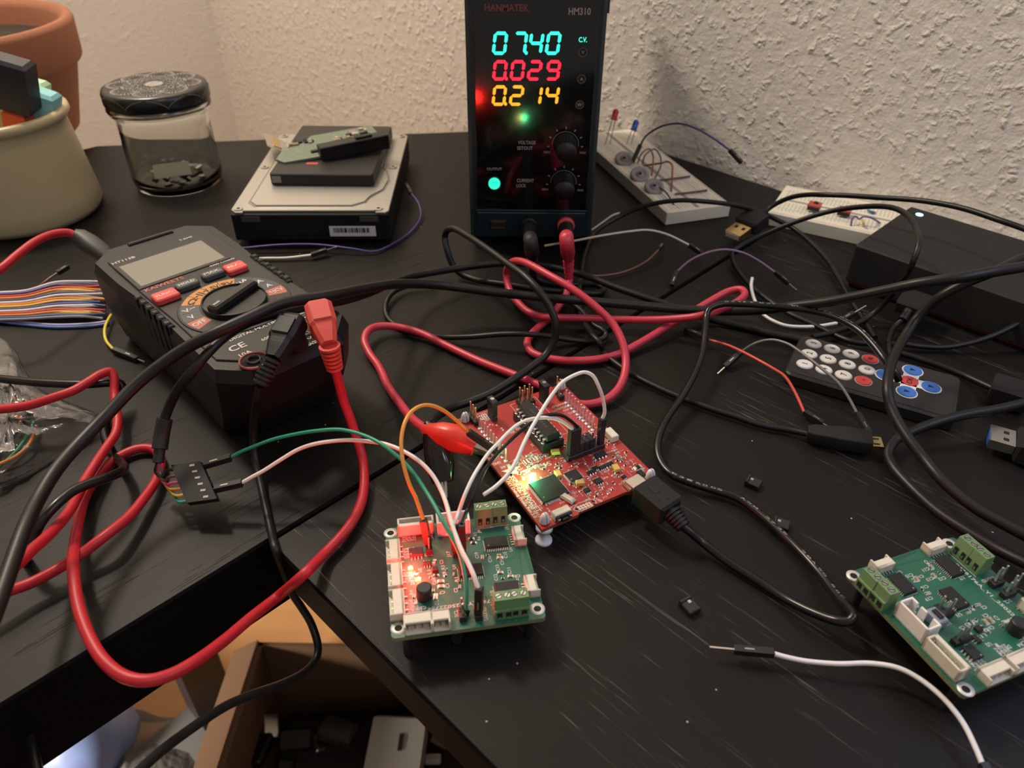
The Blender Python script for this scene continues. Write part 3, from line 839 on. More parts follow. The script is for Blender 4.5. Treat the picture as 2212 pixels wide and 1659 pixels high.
# black alligator clip standing nose down between the boards
M_CLIPB = mat('glossy_black_clip_sleeve', (0.010, 0.009, 0.009), 0.14, bscale=60)
mb = MB(); pts = [P(927, 915, 23), P(935, 940, 21), P(945, 975, 17), P(952, 1010, 13), P(957, 1042, 9)]
sleeve(mb, pts, [5, 9, 12, 12, 9], [5, 8, 9, 8, 6], M_CLIPB, up=Vector((0, 1, .3))); mb.build('clip_sleeve', BLt, True, 'glossy black clip sleeve')
mb = MB(); mb.bar(P(955, 1035, 9), P(962, 1075, 3), .005, .001, K_STEEL, (1, 0, 0), .0002); mb.bar(P(963, 1032, 9), P(965, 1075, 3), .005, .001, K_STEEL, (1, 0, 0), .0002); mb.build('clip_jaw', BLt, True, 'steel jaws')

# ================================================================ multimeter
MF = frame(-142.8, 317.5, 44.0, 44.5)
t = thing('multimeter', 'black digital multimeter with round selector dial lying on the corner desk', 'multimeter', MF.M)
M_HOL = mat('meter_holster_rubber', (0.0085, 0.008, 0.0078), 0.45, spec=.35, bump=.25, bscale=1800); M_FACE = mat('meter_face_plastic', (0.014, 0.0133, 0.0128), 0.5, spec=.35, bump=.2, bscale=2500)


def mo(w0, w1, l0, l1, c=.010, ww=None):
    """meter outline, waisted in the middle: w0 half width bottom, w1 half width top"""
    m_ = ww if ww else (w0 + w1) / 2 - .0015
    return [(-w0 + c, -l0), (w0 - c, -l0), (w0, -l0 + c * 1.1), (m_, -.012), (m_ + .0005, .020), (w1, .038), (w1, l1 - c), (w1 - c, l1), (-w1 + c, l1), (-w1, l1 - c), (-w1, .038), (-m_ - .0005, .020), (-m_, -.012), (-w0, -l0 + c * 1.1)]


mb = MB()
O = [mo(.0285, .0285, .056, .073, .012), mo(.0300, .0300, .060, .075, .012), mo(.0325, .0330, .071, .0780, .011), mo(.0328, .0332, .0745, .0785, .011), mo(.0312, .0316, .0720, .0768, .0105)]
Z = [-.044, -.041, -.022, -.004, .0012]
mb.rings([[(x, y, z) for x, y in o] for o, z in zip(O, Z)], M_HOL, False)
for s_ in (-1, 1):
    for k in range(6):
        mb.box((s_ * .0297, .014 - k * .0062, -.007), (.0028, .0022, .018), K_HOLE, .0004)
        mb.box((s_ * .0302, .0171 - k * .0062, -.007), (.0032, .0034, .019), M_HOL, .0006)
mb.build('holster', t)
mb = MB(); fo = mo(.0278, .0272, .0665, .0715, .010, .0270); mb.prism(fo, .0008, .0020, M_FACE, .0004)
c = MF.pix(516, 663, .002); c.y += .0034
mb.cyl((c.x, c.y, .0019), .0255, .0006, M_FACE, 48, bev=.0003)
mb.box((0, .0725, .0022), (.024, .0025, .0020), M_FACE, .0005)
mb.build('front_face', t)
q = [MF.pix(x, y, .0026) for x, y in ((261, 579), (428, 517), (484, 552), (309, 623))]
cx_ = sum(p.x for p in q) / 4; cy_ = sum(p.y for p in q) / 4
lw = ((q[1] - q[0]).length + (q[2] - q[3]).length) / 2; lh = ((q[3] - q[0]).length + (q[2] - q[1]).length) / 2
mb = MB(); mb.box((cx_, cy_, .0021), (lw + .004, lh + .004, .0008), K_BLACK, .0003); mb.build('screen_bezel', t)
mb = MB(); mb.box((cx_, cy_, .0024), (lw, lh, .0006), mat('lcd_grey', (.21, .205, .165), .22, var=.03, bscale=30), .0002); mb.build('lcd_screen', t)
for s_, px, py, bw, bh, m, tm in (('FUNC.', 356, 634, .0115, .0085, K_REDPL, K_SILK), ('HOLD', 403, 610, .0110, .0055, mat('grey_green_button', (.055, .06, .055), .5), K_SILK), ('MAX.', 458, 587, .0110, .0055, mat('grey_green_button', (.055, .06, .055), .5), K_SILK), ('B/-', 507, 573, .0105, .0085, K_REDPL, K_SILK)):
    p = MF.pix(px, py, .005); mb = MB(); mb.box((p.x, p.y, .0033), (bw, bh, .0032), m, .0006, 0, .0015); mb.text(s_, .0019, p.x, p.y + .0002, tm, 0, .00495, bw * .72); mb.build('button', t, label=('red' if m == K_REDPL else 'grey') + ' button marked ' + s_ if s_ != 'B/-' else 'red backlight button')
# dial ring with coloured sectors
dc = (c.x, c.y)
M_OR = mat('orange_sector', (.50, .20, .035), .55); M_RD = mat('red_sector', (.42, .10, .07), .55); M_GB = mat('blue_grey_sector', (.045, .052, .055), .55)
mb = MB(); zt = .00255
ang = lambda px, py: math.degrees(math.atan2(MF.pix(px, py, .0025).y - dc[1], MF.pix(px, py, .0025).x - dc[0]))
secs = [('OFF', M_RD, 428, 699), ('V', M_GB, 416, 682), ('V~', M_GB, 413, 665), ('hm', M_OR, 421, 646), ('-||-', M_OR, 439, 630), ('1.5V', M_OR, 463, 620), ('9V', M_OR, 491, 611), ('uA', M_GB, 520, 607), ('mA', M_GB, 549, 608), ('A', M_GB, 577, 614), ('NCV', M_RD, 600, 627)]
A0 = ang(428, 699); A1 = ang(600, 627)
if A0 < 0: A0 += 360
n = len(secs)
for i, (s_, m, px, py) in enumerate(secs):
    a = A0 + (A1 - A0) * i / (n - 1); hw = abs(A1 - A0) / (n - 1) / 2
    arc = [math.radians(a - hw + .4 + (2 * hw - .8) * j / 6) for j in range(7)]
    r0, r1 = .0157, .0242
    vs = [(dc[0] + r1 * math.cos(b), dc[1] + r1 * math.sin(b), zt) for b in arc] + [(dc[0] + r0 * math.cos(b), dc[1] + r0 * math.sin(b), zt) for b in arc[::-1]]
    mb.add(vs, [list(range(14))], m)
    tr = .0202; tm = K_IC if m == M_OR else K_SILK
    mb.text({'hm': '\u03a9', 'V~': 'V~', 'uA': '\u03bcA'}.get(s_, s_), .0031, dc[0] + tr * math.cos(math.radians(a)), dc[1] + tr * math.sin(math.radians(a)), tm, a - 90 if 20 < a < 160 and m == M_OR else (8 if a > 120 else 0), zt + .0001, min(.0066, .0030 * len(s_)))
    if s_ == 'NCV': mb.text('Live', .0018, dc[0] + .0190 * math.cos(math.radians(a)), dc[1] + .0190 * math.sin(math.radians(a)) - .0008, tm, 0, zt + .0001, .0045)
mb.build('range_scale', t)
mb = MB(); mb.cyl((dc[0], dc[1], .0024), .0146, .0018, K_BLACK, 48, bev=.0004)
mb.lathe([(.0140, .0040), (.0146, .0040), (.0146, .0050), (.0140, .0050)], K_BLACK, 48, (dc[0], dc[1], 0), cap=False)
mb.X = TR((dc[0], dc[1], 0)) @ Matrix.Rotation(math.radians(ang(437, 700) + 3), 4, 'Z')
mb.prism([(-.0138, -.0028), (.0138, -.0028), (.0142, 0), (.0138, .0028), (-.0138, .0028), (-.0142, 0)], .0038, .0082, K_BLACK, .0010)
mb.box((.0105, 0, .0083), (.004, .0012, .0003), K_SILKDIM, 0)
mb.build('selector_dial', t)
mb = MB()
MT = lambda s, px, py, w, h, m=K_SILK, rot=0: mb.text(s, h / 1000, MF.pix(px, py, .0022).x, MF.pix(px, py, .0022).y, m, rot, .00215, w / 1000)
MT('HT113B', 267, 562, 11.5, 2.2); MT('T-RMS', 401, 515, 7, 1.7); MT('4000 Counts', 479, 566, 13.5, 1.7); MT('KAIWEETS', 355, 613, 19, 3.0, mat('dull_red_print', (.45, .09, .06), .5))
MT('DIGITAL MULTIMETER', 563, 707, 30, 1.9); MT('CE', 512, 749, 7.5, 4.2); MT('10A', 530, 763, 5.5, 2.4); MT('600V', 578, 729, 6, 2.0); MT('MAX', 664, 731, 5, 2.0); MT('400mA/250V', 672, 742, 11, 2.0); MT('CAT III', 662, 697, 8, 1.7, K_SILKDIM)
p = MF.pix(660, 718, .0022); mb.line([(p.x - .002, p.y - .0015), (p.x + .002, p.y - .0015), (p.x, p.y + .002)], .0004, K_SILK, .00215, True)
p = MF.pix(655, 681, .0022); mb.line([(p.x - .003, p.y - .002), (p.x + .003, p.y - .002), (p.x + .003, p.y + .002), (p.x - .003, p.y + .002)], .0006, K_SILK, .00215, True)
mb.build('printing', t)
p = MF.pix(549, 779, .0022); mb = MB(); mb.lathe([(.0063, .0018), (.0063, .0026), (.0056, .0028), (.0054, .0018)], mat('dull_red_ring', (.35, .07, .05), .5), 32, (p.x, p.y, 0), cap=False)
mb.cyl((p.x, p.y, .0018), .0055, .0004, K_HOLE, 32); mb.lathe([(.0032, .0018), (.0032, .0032), (.0022, .0032), (.0022, .0018)], K_BLACK, 24, (p.x, p.y, 0), cap=False); mb.build('input_jack', t)

# ---- meter leads with shrouded right-angle plugs


def ra_plug(t, head, tail, cab, w, h, m, ribs=6):
    """head: centre of the block over the jack, tail: where the ribbed relief starts, cab: where the cable leaves"""
    head, tail, cab = Vector(head), Vector(tail), Vector(cab)
    d = (tail - head).normalized(); up = Vector((0, 0, 1)); x = d.cross(up).normalized(); y = x.cross(d)
    a = head - d * (w * .55 / 1000)
    mb = MB()
    S = [(a, .86, .8), (a + d * .0016, 1.0, 1.0), (head.lerp(tail, .35), 1.0, 1.0), (head.lerp(tail, .45), .86, .92), (head.lerp(tail, .62), .80, .85), (tail, .56, .62)]
    R = []
    for p, kw, kh in S:
        hw = w / 2000 * kw; hh = h / 2000 * kh; c_ = .0016
        R.append([p + x * u_ + y * v_ for u_, v_ in ((hw - c_, -hh), (hw, -hh + c_), (hw, hh - c_), (hw - c_, hh), (-hw + c_, hh), (-hw, hh - c_), (-hw, -hh + c_), (-hw + c_, -hh))])
    mb.rings(R, m, False)
    mb.bar(head - d * .003 + y * (h / 2000 + .0003), head + d * .0055 + y * (h / 2000 + .0003), w / 1000 * .66, .0010, m, y, .0004)
    mb.build('plug_body', t, True)
    mb = MB(); mb.cyl((0, 0, 0), .0048, .014, m, 24)
    mb = MB(); mb.tube([head - y * (h / 2000) * .6, head - y * (h / 2000 + .006)], .0050, m, 24, 1, spline=False); mb.build('shroud', t, True)
    mb = MB(); mb.tube([tail, cab], .0026, m, 14, 1, spline=False)
    for k in range(ribs):
        q = tail.lerp(cab, (k + .15) / ribs); mb.tube([q, q + (cab - tail) / ribs * .55], (.0044 - .0011 * k / ribs), m, 16, 1, spline=False)
    mb.build('strain_relief', t, True)


R1 = [(725, 800, 44), (733, 830, 37), (742, 865, 29), (755, 900, 22), (770, 945, 14), (782, 985, 8), (787, 1030, 5), (782, 1080, 4), (765, 1120, 4), (740, 1155, 4), (700, 1197, 4), (655, 1242, 8), (600, 1289, 0, 312), (545, 1332, 0, 303), (480, 1387, 0, 290), (420, 1430, 0, 280), (370, 1457, 0, 276), (320, 1470, 0, 275), (270, 1462, 0, 278), (225, 1428, 0, 283), (190, 1370, 0, 291), (168, 1305, 0, 300), (159, 1240, 0, 310), (160, 1185, 10), (169, 1129, 6), (186, 1069, 3), (205, 1038, 3), (229, 1008, 3), (265, 982, 3), (300, 969, 3), (330, 970, 3), (346, 988, 3), (345, 1015, 4), (335, 1042, 5), (313, 1074, 6), (277, 1117, 8), (229, 1156, 10), (169, 1201, 8), (108, 1238, 8), (60, 1262, 8), (0, 1282, 10), (-60, 1300, 12)]
t, w = cable('meter_lead', 'red multimeter lead hanging in a big loop over the desk edge', 'cable', R1, 4.1, K_RED, part='red_jacket')
ra_plug(t, P(693, 684, 62), P(711, 745, 57), P(724, 798, 45), 11.2, 9.5, mat('salmon_red_plug', (.56, .055, .042), .5, bump=.15, bscale=2500))
K1 = [(562, 834, 44), (555, 860, 38), (550, 895, 28), (547, 935, 18), (550, 985, 9), (562, 1041, 4), (574, 1095, 2), (586, 1150, 2), (596, 1190, 3), (608, 1222, 0, 322), (632, 1283, 0, 330), (650, 1310, 0, 333), (673, 1349, 0, 336), (687, 1398, 0, 335), (682, 1425, 0, 333), (658, 1452, 0, 328), (611, 1477, 0, 320), (549, 1499, 0, 310), (500, 1519, 0, 304), (468, 1537, 0, 298), (407, 1578, 0, 288), (345, 1625, 0, 278), (290, 1675, 0, 270)]
t, w = cable('meter_lead', 'black multimeter lead dropping between the desks and hanging below', 'cable', K1, 3.3, K_CABLE, part='black_jacket')
ra_plug(t, P(624, 712, 58), P(590, 775, 53), P(563, 832, 45), 11.2, 9.5, K_RUBBER)
# ================================================================ circuit boards
M_PCBG = mat('green_solder_mask', (0.010, 0.100, 0.058), 0.35, coat=.3, var=.22, bscale=120)
M_PCBE = mat('board_edge_laminate', (0.16, 0.17, 0.09), 0.6)
M_PCBR = mat('red_solder_mask', (0.36, 0.020, 0.018), 0.36, coat=.3, var=.2, bscale=160)
M_PCBRE = mat('red_board_edge', (0.28, 0.05, 0.025), 0.6)


def ic(t, x, y, w, d, h, n, sides='ns', m=None, rot=0, name='chip', pitch=None, dot=True, label=None):
    """chip with gull-wing pins; sides n/s along x, e/w along y (mm)"""
    mb = MB(); mb.X = TR((x, y, 0)) @ Matrix.Rotation(math.radians(rot), 4, 'Z')
    w, d, h = w / 1000, d / 1000, h / 1000
    mb.box((0, 0, h * .55), (w, d, h * .9), m or K_IC, .00015)
    if dot and w > .003: mb.cyl((-w * .38, -d * .3, h), .0003, .00002, K_SILKDIM, 10)
    ch = mb.build(name, t, label=label)
    if n:
        mb = MB(); mb.X = TR((x, y, 0)) @ Matrix.Rotation(math.radians(rot), 4, 'Z')
        for s_ in sides:
            L_ = w if s_ in 'ns' else d; off = d / 2 if s_ in 'ns' else w / 2
            p = (pitch / 1000) if pitch else L_ * .96 / n
            for k in range(n):
                u = (k - (n - 1) / 2) * p; sg = 1 if s_ in 'ne' else -1
                a, b = off, off + .0010
                wd = p * .42
                for (o0, o1, z0, z1) in ((a, a + .0004, h * .35, h * .55), (a + .0003, b, 0, .0002), (a + .00025, a + .00045, 0, h * .5)):
                    if s_ in 'ns': mb.box((u, sg * (o0 + o1) / 2, (z0 + z1) / 2), (wd, o1 - o0, z1 - z0), K_SILVER)
                    else: mb.box((sg * (o0 + o1) / 2, u, (z0 + z1) / 2), (o1 - o0, wd, z1 - z0), K_SILVER)
        mb.build('pins', ch)
    return ch


_pas = {}


def passive(t, x, y, w, d, h, m, rot=0, name='capacitor'):
    """two-terminal chip part, mesh shared between copies"""
    key = (w, d, h, m.name)
    if key not in _pas:
        mb = MB(); W_, D_, H_ = w / 1000, d / 1000, h / 1000
        mb.box((0, 0, H_ / 2), (W_ * .56, D_ * .96, H_ * .94), m, 0)
        for s_ in (-1, 1): mb.box((s_ * W_ * .39, 0, H_ / 2), (W_ * .24, D_, H_), K_SILVER, 0); mb.box((s_ * W_ * .53, 0, .00006), (W_ * .2, D_ * 1.1, .00012), K_SILVER, 0)
        o = mb.build(name, t); _pas[key] = o.data
    else:
        o = bpy.data.objects.new(name, _pas[key]); COL.objects.link(o); o.parent = t
    o.matrix_basis = TR((x, y, 0)) @ Matrix.Rotation(math.radians(rot), 4, 'Z')
    return o


def jst_side(t, x, y, w, d, h, rot, n, label=None):
    """side-entry wafer: opening on +y of its own axes"""
    X = TR((x, y, 0)) @ Matrix.Rotation(math.radians(rot), 4, 'Z'); w, d, h = w / 1000, d / 1000, h / 1000
    mb = MB(); mb.X = X; e = .0006
    mb.box((0, 0, .0004), (w, d, .0008), K_CREAM, .0001); mb.box((0, -d * .12, h - .0005), (w - .0002, d * .74, .001), K_CREAM, .0002)
    for s_ in (-1, 1): mb.box((s_ * (w / 2 - e / 2), 0, h / 2), (e, d, h), K_CREAM, .0002)
    mb.box((0, -d / 2 + e, h / 2), (w, e * 2, h), K_CREAM, .0002)
    c = mb.build('wafer_connector', t, label=label)
    mb = MB(); mb.X = X
    for k in range(n):
        u = (k - (n - 1) / 2) * (w - .0025) / max(n - 1, 1)
        mb.box((u, .0, h * .45), (.0004, d * .7, .0004), K_SILVER); mb.box((u, -d / 2 - .0004, .0002), (.0004, .0012, .0003), K_SILVER)
    mb.build('contacts', c)


def jst_top(t, x, y, w, d, h, rot, n, m=None, slots=False):
    X = TR((x, y, 0)) @ Matrix.Rotation(math.radians(rot), 4, 'Z'); w, d, h = w / 1000, d / 1000, h / 1000; m = m or K_CREAM
    mb = MB(); mb.X = X; e = .0008
    mb.box((0, 0, .0005), (w, d, .001), m, .0002)
    for s_ in (-1, 1): mb.box((s_ * (w / 2 - e / 2), 0, h / 2), (e, d, h), m, .0002)
    mb.box((0, -d / 2 + e / 2, h / 2), (w, e, h), m, .0002)
    if slots:
        for u in (-.36, -.05, .36): mb.box((u * w, d / 2 - e / 2, h / 2), (w * .2, e, h), m, .0002)
    else: mb.box((0, d / 2 - e, h / 2), (w, e * 2, h), m, .0002)
    c = mb.build('wafer_connector', t)
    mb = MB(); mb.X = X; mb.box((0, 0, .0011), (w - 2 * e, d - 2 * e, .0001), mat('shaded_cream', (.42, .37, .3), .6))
    for k in range(n):
        u = (k - (n - 1) / 2) * (w - .003) / max(n - 1, 1)
        mb.box((u, 0, h * .42), (.0005, .0005, h * .8), K_SILVER)
    mb.build('contacts', c)


def term(t, x, y, rot, ways=2, pitch=3.0):
    """screw terminal block; wires enter from its -y side"""
    X = TR((x, y, 0)) @ Matrix.Rotation(math.radians(rot), 4, 'Z'); w = (ways * pitch + .35) / 1000; d = .0062; h = .0082
    mb = MB(); prof = [(-d / 2, 0), (-d / 2, .0040), (-d / 2 + .0006, .0042), (-d / 2 + .0010, h), (d / 2 - .0012, h), (d / 2, .0030), (d / 2, 0)]
    R = [[(s_ * w / 2, a, b) for a, b in prof] for s_ in (-1, 1)]
    mb.X = X; mb.rings(R, K_GREEN_T, False)
    mb.box((0, -d / 2 - .0001, .0041), (w, .0006, .0005), K_GREEN_T)
    mb.line([(-w / 2 - .0003, d / 2 + .0004), (w / 2 + .0003, d / 2 + .0004)], .00025, K_SILK, .00012)
    b = mb.build('terminal_block', t)
    for k in range(ways):
        u = (k - (ways - 1) / 2) * pitch / 1000
        mb = MB(); mb.X = X
        mb.cyl((u, -.0001, h - .00015), .00118, .0002, K_HOLE, 20); mb.cyl((u, -.0001, h), .00100, .00008, K_STEEL, 20)
        mb.box((u, -.0001, h + .00010), (.0019, .00034, .00006), K_HOLE, 0, 25 + 35 * k)
        mb.build('screw', b)
        mb = MB(); mb.X = X
        mb.box((u, -d / 2 - .00005, .0020), (.0018, .0003, .0022), K_HOLE); mb.box((u, -d / 2 - .0001, .0012), (.0012, .0003, .0004), K_STEEL)
        mb.box((u, d / 2 - .0002, .0030), (.0014, .0007, .0028), K_HOLE); mb.box((u, d / 2 + .0001, .0026), (.0008, .0004, .0012), K_STEEL)
        mb.build('wire_entry', b)


def hdr(t, pts, base_h=2.5, pin_h=8.5, m=None, name='pin_header', rot=0, basew=2.5, label=None):
    """row of square pins on a black base, pts in local metres"""
    mb = MB()
    for p in pts:
        if base_h: mb.box((p[0], p[1], base_h / 2000), (basew / 1000, basew / 1000, base_h / 1000), K_HOUSING, .0002, rot)
    if not base_h:
        for p in pts: mb.cyl((p[0], p[1], 0), .0009, .0002, K_SILVER, 12)
    h = mb.build(name, t, label=label)
    for p in pts:
        mb = MB(); mb.box((p[0], p[1], pin_h / 2000 + .0002), (.00064, .00064, pin_h / 1000), m or K_SILVER, .0001, rot); mb.build('pin', h)
    return h


GB = frame(-17.7, 176.6, 12.6, 10.4, -3.9, 1.05)
WB = .0515


def green_board(F, label, first):
    t = thing('controller_board', label, 'circuit board', F.M, 'small green controller boards')
    g = lambda px, py, z=0: GB.pix(px, py, z / 1000)
    mb = MB(); mb.prism(rrect(WB, WB, .0015), -.0016, 0, M_PCBE, .0, top=M_PCBG)
    mb.prism(rrect(WB, WB, .0015), -.00005, .00001, M_PCBG); bd = mb.build('board', t)
    for px, py in ((843.6, 1151.6), (1111, 1118), (860.5, 1357), (1161, 1315)):
        p = g(px, py); mb = MB(); mb.lathe([(.0013, .00002), (.0026, .00002), (.0026, .00006), (.0013, .00006)], mat('pale_hole_ring', (.66, .63, .58), .4, .3), 28, (p.x, p.y, 0), cap=False); mb.cyl((p.x, p.y, .00001), .0013, .00004, K_HOLE, 24); mb.build('mounting_hole', t)
    k = .021
    for sx in (-1, 1):
        for sy in (-1, 1):
            px = sx * k; py = sy * k; zb = (F.R.transposed() @ (Vector((0, 0, T)) - F.o)).z
            w_ = F.M @ Vector((px, py, -.0016)); hh = w_.z - T
            mb = MB(); mb.cyl((px, py, -.0016 - hh / F.R[2][2] + .0004), .0015, hh / F.R[2][2] - .0004, K_HOUSING, 14); mb.build('support_foot', t)
    for px, py in ((1072, 1169), (1095, 1268), (1017, 1230)):
        p = g(px, py, 1.5); ic(t, p.x, p.y, 8.4, 5.4, 1.5, 12)
    p = g(898.6, 1190, 1.5); ic(t, p.x, p.y, 5, 3.9, 1.5, 4)
    p = g(922, 1215, 1); ic(t, p.x, p.y, 2.9, 1.7, 1.1, 3)
    p = g(940, 1229, 1); ic(t, p.x, p.y, 2.1, 2.1, 1.4, 0, name='inductor')
    p = g(917, 1290, 0); mb = MB(); mb.cyl((p.x, p.y, 0), .0027, .0052, K_HOUSING, 28, bev=.0004); mb.build('power_inductor', t)
    for px, py, w, d, m, r in ((938, 1213, 2, 1.2, K_CAP, 80), (952, 1255, 2.1, 1.3, K_CAP, 5), (953, 1266, 2.1, 1.3, K_CAP, 5), (941, 1288, 1.2, 2.4, K_SILK, 0), (1042, 1203, .9, 1.8, K_CAP, 0), (1053, 1199, 1, .5, K_IC, 10), (1078, 1198, 1.3, .7, K_CAP, 0), (1080, 1204, 2, 1.2, K_CAP, 0), (1081, 1236, 1.8, 1.0, K_CAP, 0), (1103, 1244, 1.8, 1.0, K_CAP, 0), (1086, 1249, 1, .5, K_IC, 0), (1118, 1252, .6, 1.2, K_IC, 0), (1018, 1163, 2, .9, K_IC, 0), (1023, 1172, 2, .9, K_IC, 0), (980, 1240, .6, 1.6, K_CAP, 0), (991, 1257, 1, .5, K_IC, 60), (993, 1267, .8, 1.7, K_CAP, 0), (964, 1230, .9, .5, K_IC, 60), (962, 1243, .9, .5, K_IC, 30), (894, 1287, .7, 1.6, K_IC, 0), (898, 1302, .7, 1.3, K_CAP, 0), (936, 1275, .7, 1.2, K_IC, 0), (942, 1242, 1.8, .8, K_IC, 0), (930, 1246, 1, .5, K_CAP, 20), (899, 1240, 1.6, .9, K_SILK, 5)):
        p = g(px, py, .4); passive(t, p.x, p.y, w, d, .55, m, r - 10)
    for px, py, n, w in ((848, 1187, 4, 10.2), (853, 1241, 4, 11.0), (857, 1300, 4, 11.2)):
        p = g(px, py, 3.2); jst_side(t, max(p.x, -WB / 2 + .0024), p.y, w, 5.2, 3.6, 90, n)
    for px, py in ((1121, 1151), (1149, 1259)):
        p = g(px, py, 3.2); jst_side(t, min(p.x, WB / 2 - .0018), p.y, 7.6, 4.6, 3.6, -90, 5)
    p = g(900, 1156); jst_top(t, p.x, p.y + .0020, 13.6, 4.6, 5.6, 180, 6)
    p = g(981, 1157); jst_top(t, p.x, p.y + .0028, 12.4, 5.8, 7.2, 180, 4, K_WHITE, True)
    p = g(905, 1352, 3.0); jst_side(t, p.x, -WB / 2 + .0032, 9.8, 5.8, 4.4, 180, 4)
    p = g(952, 1346, 3.0); jst_side(t, p.x, -WB / 2 + .0032, 6.5, 5.8, 4.4, 180, 3)
    for px, py in ((1046, 1142), (1079, 1137)):
        p = g(px, py); term(t, p.x, p.y + .0036, 180)
    for px, py in ((1089, 1337), (1123, 1332)):
        p = g(px, py); term(t, p.x, p.y + .0030, 0)
    sw = g(926, 1184); j17 = g(1000, 1198); rx = g(1034, 1336); sc = g(1000, 1338)
    hdr(t, [(sw.x, sw.y), (sw.x, sw.y - .0025)], 2.4, 7.5); hdr(t, [(j17.x, j17.y), (j17.x - .0025, j17.y)], 2.4, 7.5)
    hdr(t, [(rx.x, rx.y), (rx.x, rx.y + .0025)], 2.4, 7.5); hdr(t, [(sc.x, sc.y), (sc.x, sc.y + .0025)], 2.4, 7.5)
    mb = MB()
    TX = lambda s_, px, py, r=90, h=1.25, w=None: mb.text(s_, h / 1000, g(px, py).x, g(px, py).y, K_SILK, r, .00006, (w or .82 * h * len(s_)) / 1000)
    for s_, px, py in (('U4', 1103, 1187), ('U3', 1063, 1281), ('U1', 981, 1225), ('C5', 953.5, 1214), ('R3', 957, 1226), ('R9', 960, 1240), ('C19', 1030, 1200), ('C16', 1058, 1208), ('C15', 1091.6, 1199), ('C14', 1084, 1214), ('C13', 1075, 1227), ('C12', 1071, 1247.5), ('C11', 1100, 1233.5), ('R5', 1026.5, 1154), ('R6', 1034, 1163), ('J6', 1035, 1148), ('J5', 1095.5, 1141), ('J17', 970, 1197), ('C2', 984.5, 1275), ('R1', 986, 1252), ('C1', 966.5, 1266), ('C6', 938, 1258), ('R2', 936, 1247), ('D2', 943.5, 1302), ('R4', 888, 1280), ('D3', 891, 1258), ('L1', 927, 1236), ('U2', 907, 1232), ('SCL', 985.5, 1325), ('TXD', 1047, 1319), ('RXD', 1049, 1333)): TX(s_, px, py)
    for s_, px, py, r in (('SW2', 926, 1198, 180), ('C8', 1117.6, 1244.6, 180), ('C7', 955, 1280, 180), ('C20', 911, 1313.5, 180), ('5V5', 932, 1158, 90)): TX(s_, px, py, r)
    TX('9438176A_Y1_250227', 1022, 1303, 180, 1.35, 26)
    for (x0, y0) in ((877, 1186), (880, 1238), (884, 1298)):
        for i, s_ in enumerate(('3V3', 'GND', 'SDA', 'SCL')): TX(s_, x0 + i * .5, y0 + i * 6, 180, 1.0, 2.6); TX(s_, x0 + 10 + i * .5, y0 + i * 6 - 1, 180, 1.0, 2.6)
    for i, s_ in enumerate(('3V3', 'CAN', 'SDA', 'SCL', 'GND')): TX(s_, 872 + i * 6, 1166 - i * .8, 90, 1.0, 2.6)
    for i, s_ in enumerate(('3V3', 'GND', 'SDA', 'SCL', '5V', 'DIO')): TX(s_, 884 + i * 8 + (12 if i > 3 else 0), 1322 - i * 1.1, 90, 1.0, 2.4)
    for px, py, w, d in ((1072, 1170, 9.2, 4), (1095, 1269, 9.2, 4), (1017, 1231, 9.2, 4)):
        p = g(px, py, 1.5)
        for s_ in (-1, 1): mb.line([(p.x + s_ * w / 2000, p.y - .0026), (p.x + s_ * w / 2000, p.y + .0026)], .0002, K_SILK, .00006)
    mb.build('screenprint', t)
    # dark power traces under the mask
    mb = MB(); M_TR = mat('green_trace', (0.007, 0.075, 0.044), 0.4)
    for a, b, w in (((1130, 1180), (1150, 1240), 1.2), ((1000, 1290), (1090, 1290), .5), ((990, 1210), (1060, 1190), .3), ((1120, 1190), (1140, 1300), .4), ((1040, 1250), (1060, 1330), .3)):
        p, q = g(*a), g(*b); mb.line([(p.x, p.y), (q.x, q.y)], w / 1000, M_TR, .00003)
    mb.build('traces', t)
    if not first:
        for px, py in ((2155, 1262), (2186, 1279)):
            p = F.pix(px, py); hdr(t, [(p.x, p.y), (p.x, p.y + .0025)], 2.4, 9.5)
        p = F.pix(2016, 1345); mb = MB(); mb.box((p.x, p.y, .0021), (.0062, .0042, .0042), mat('blue_lit_switch', (.30, .34, .42), .3, .5), .0004, 0); mb.box((p.x, p.y, .0046), (.0036, .0016, .0012), K_BLACK, .0003); mb.build('push_switch', t)  # blue tint of the monitor light is painted into the switch colour
        for px, py in ((2040, 1332), (2076, 1386)):
            p = F.pix(px, py); mb = MB(); mb.box((p.x, p.y, .0016), (.0026, .005, .0032), K_HOUSING, .0005)
            for s_ in (-1, 1): mb.box((p.x, p.y + s_ * .00125, .005), (.0006, .0006, .007), K_SILVER)
            mb.build('pin_header', t)
    return t


t = green_board(GB, 'green controller board lit red by its two glowing leds, wires plugged in', True)
M_REDLED = emat('red_led_glow', (1.0, 0.10, 0.02), 60)
for px, py in ((886.5, 1226), (904, 1250)):
    p = GB.pix(px, py, .0008); mb = MB(); mb.box((p.x, p.y, .0006), (.0016, .0010, .0010), M_REDLED, .0002); mb.cyl((p.x, p.y, .0010), .0005, .0003, M_REDLED, 12); mb.build('led', t, label='glowing red led')
    q = GB.M @ Vector((p.x, p.y, .0032)); point('red_led_light', q, 0.062, (1.0, 0.010, 0.008), .0009)
G2F = frame(152.8, 161.2, 14.2, 112, 2.0, 1.29)
green_board(G2F, 'green controller board with cream connectors, unplugged, at the right edge', False)

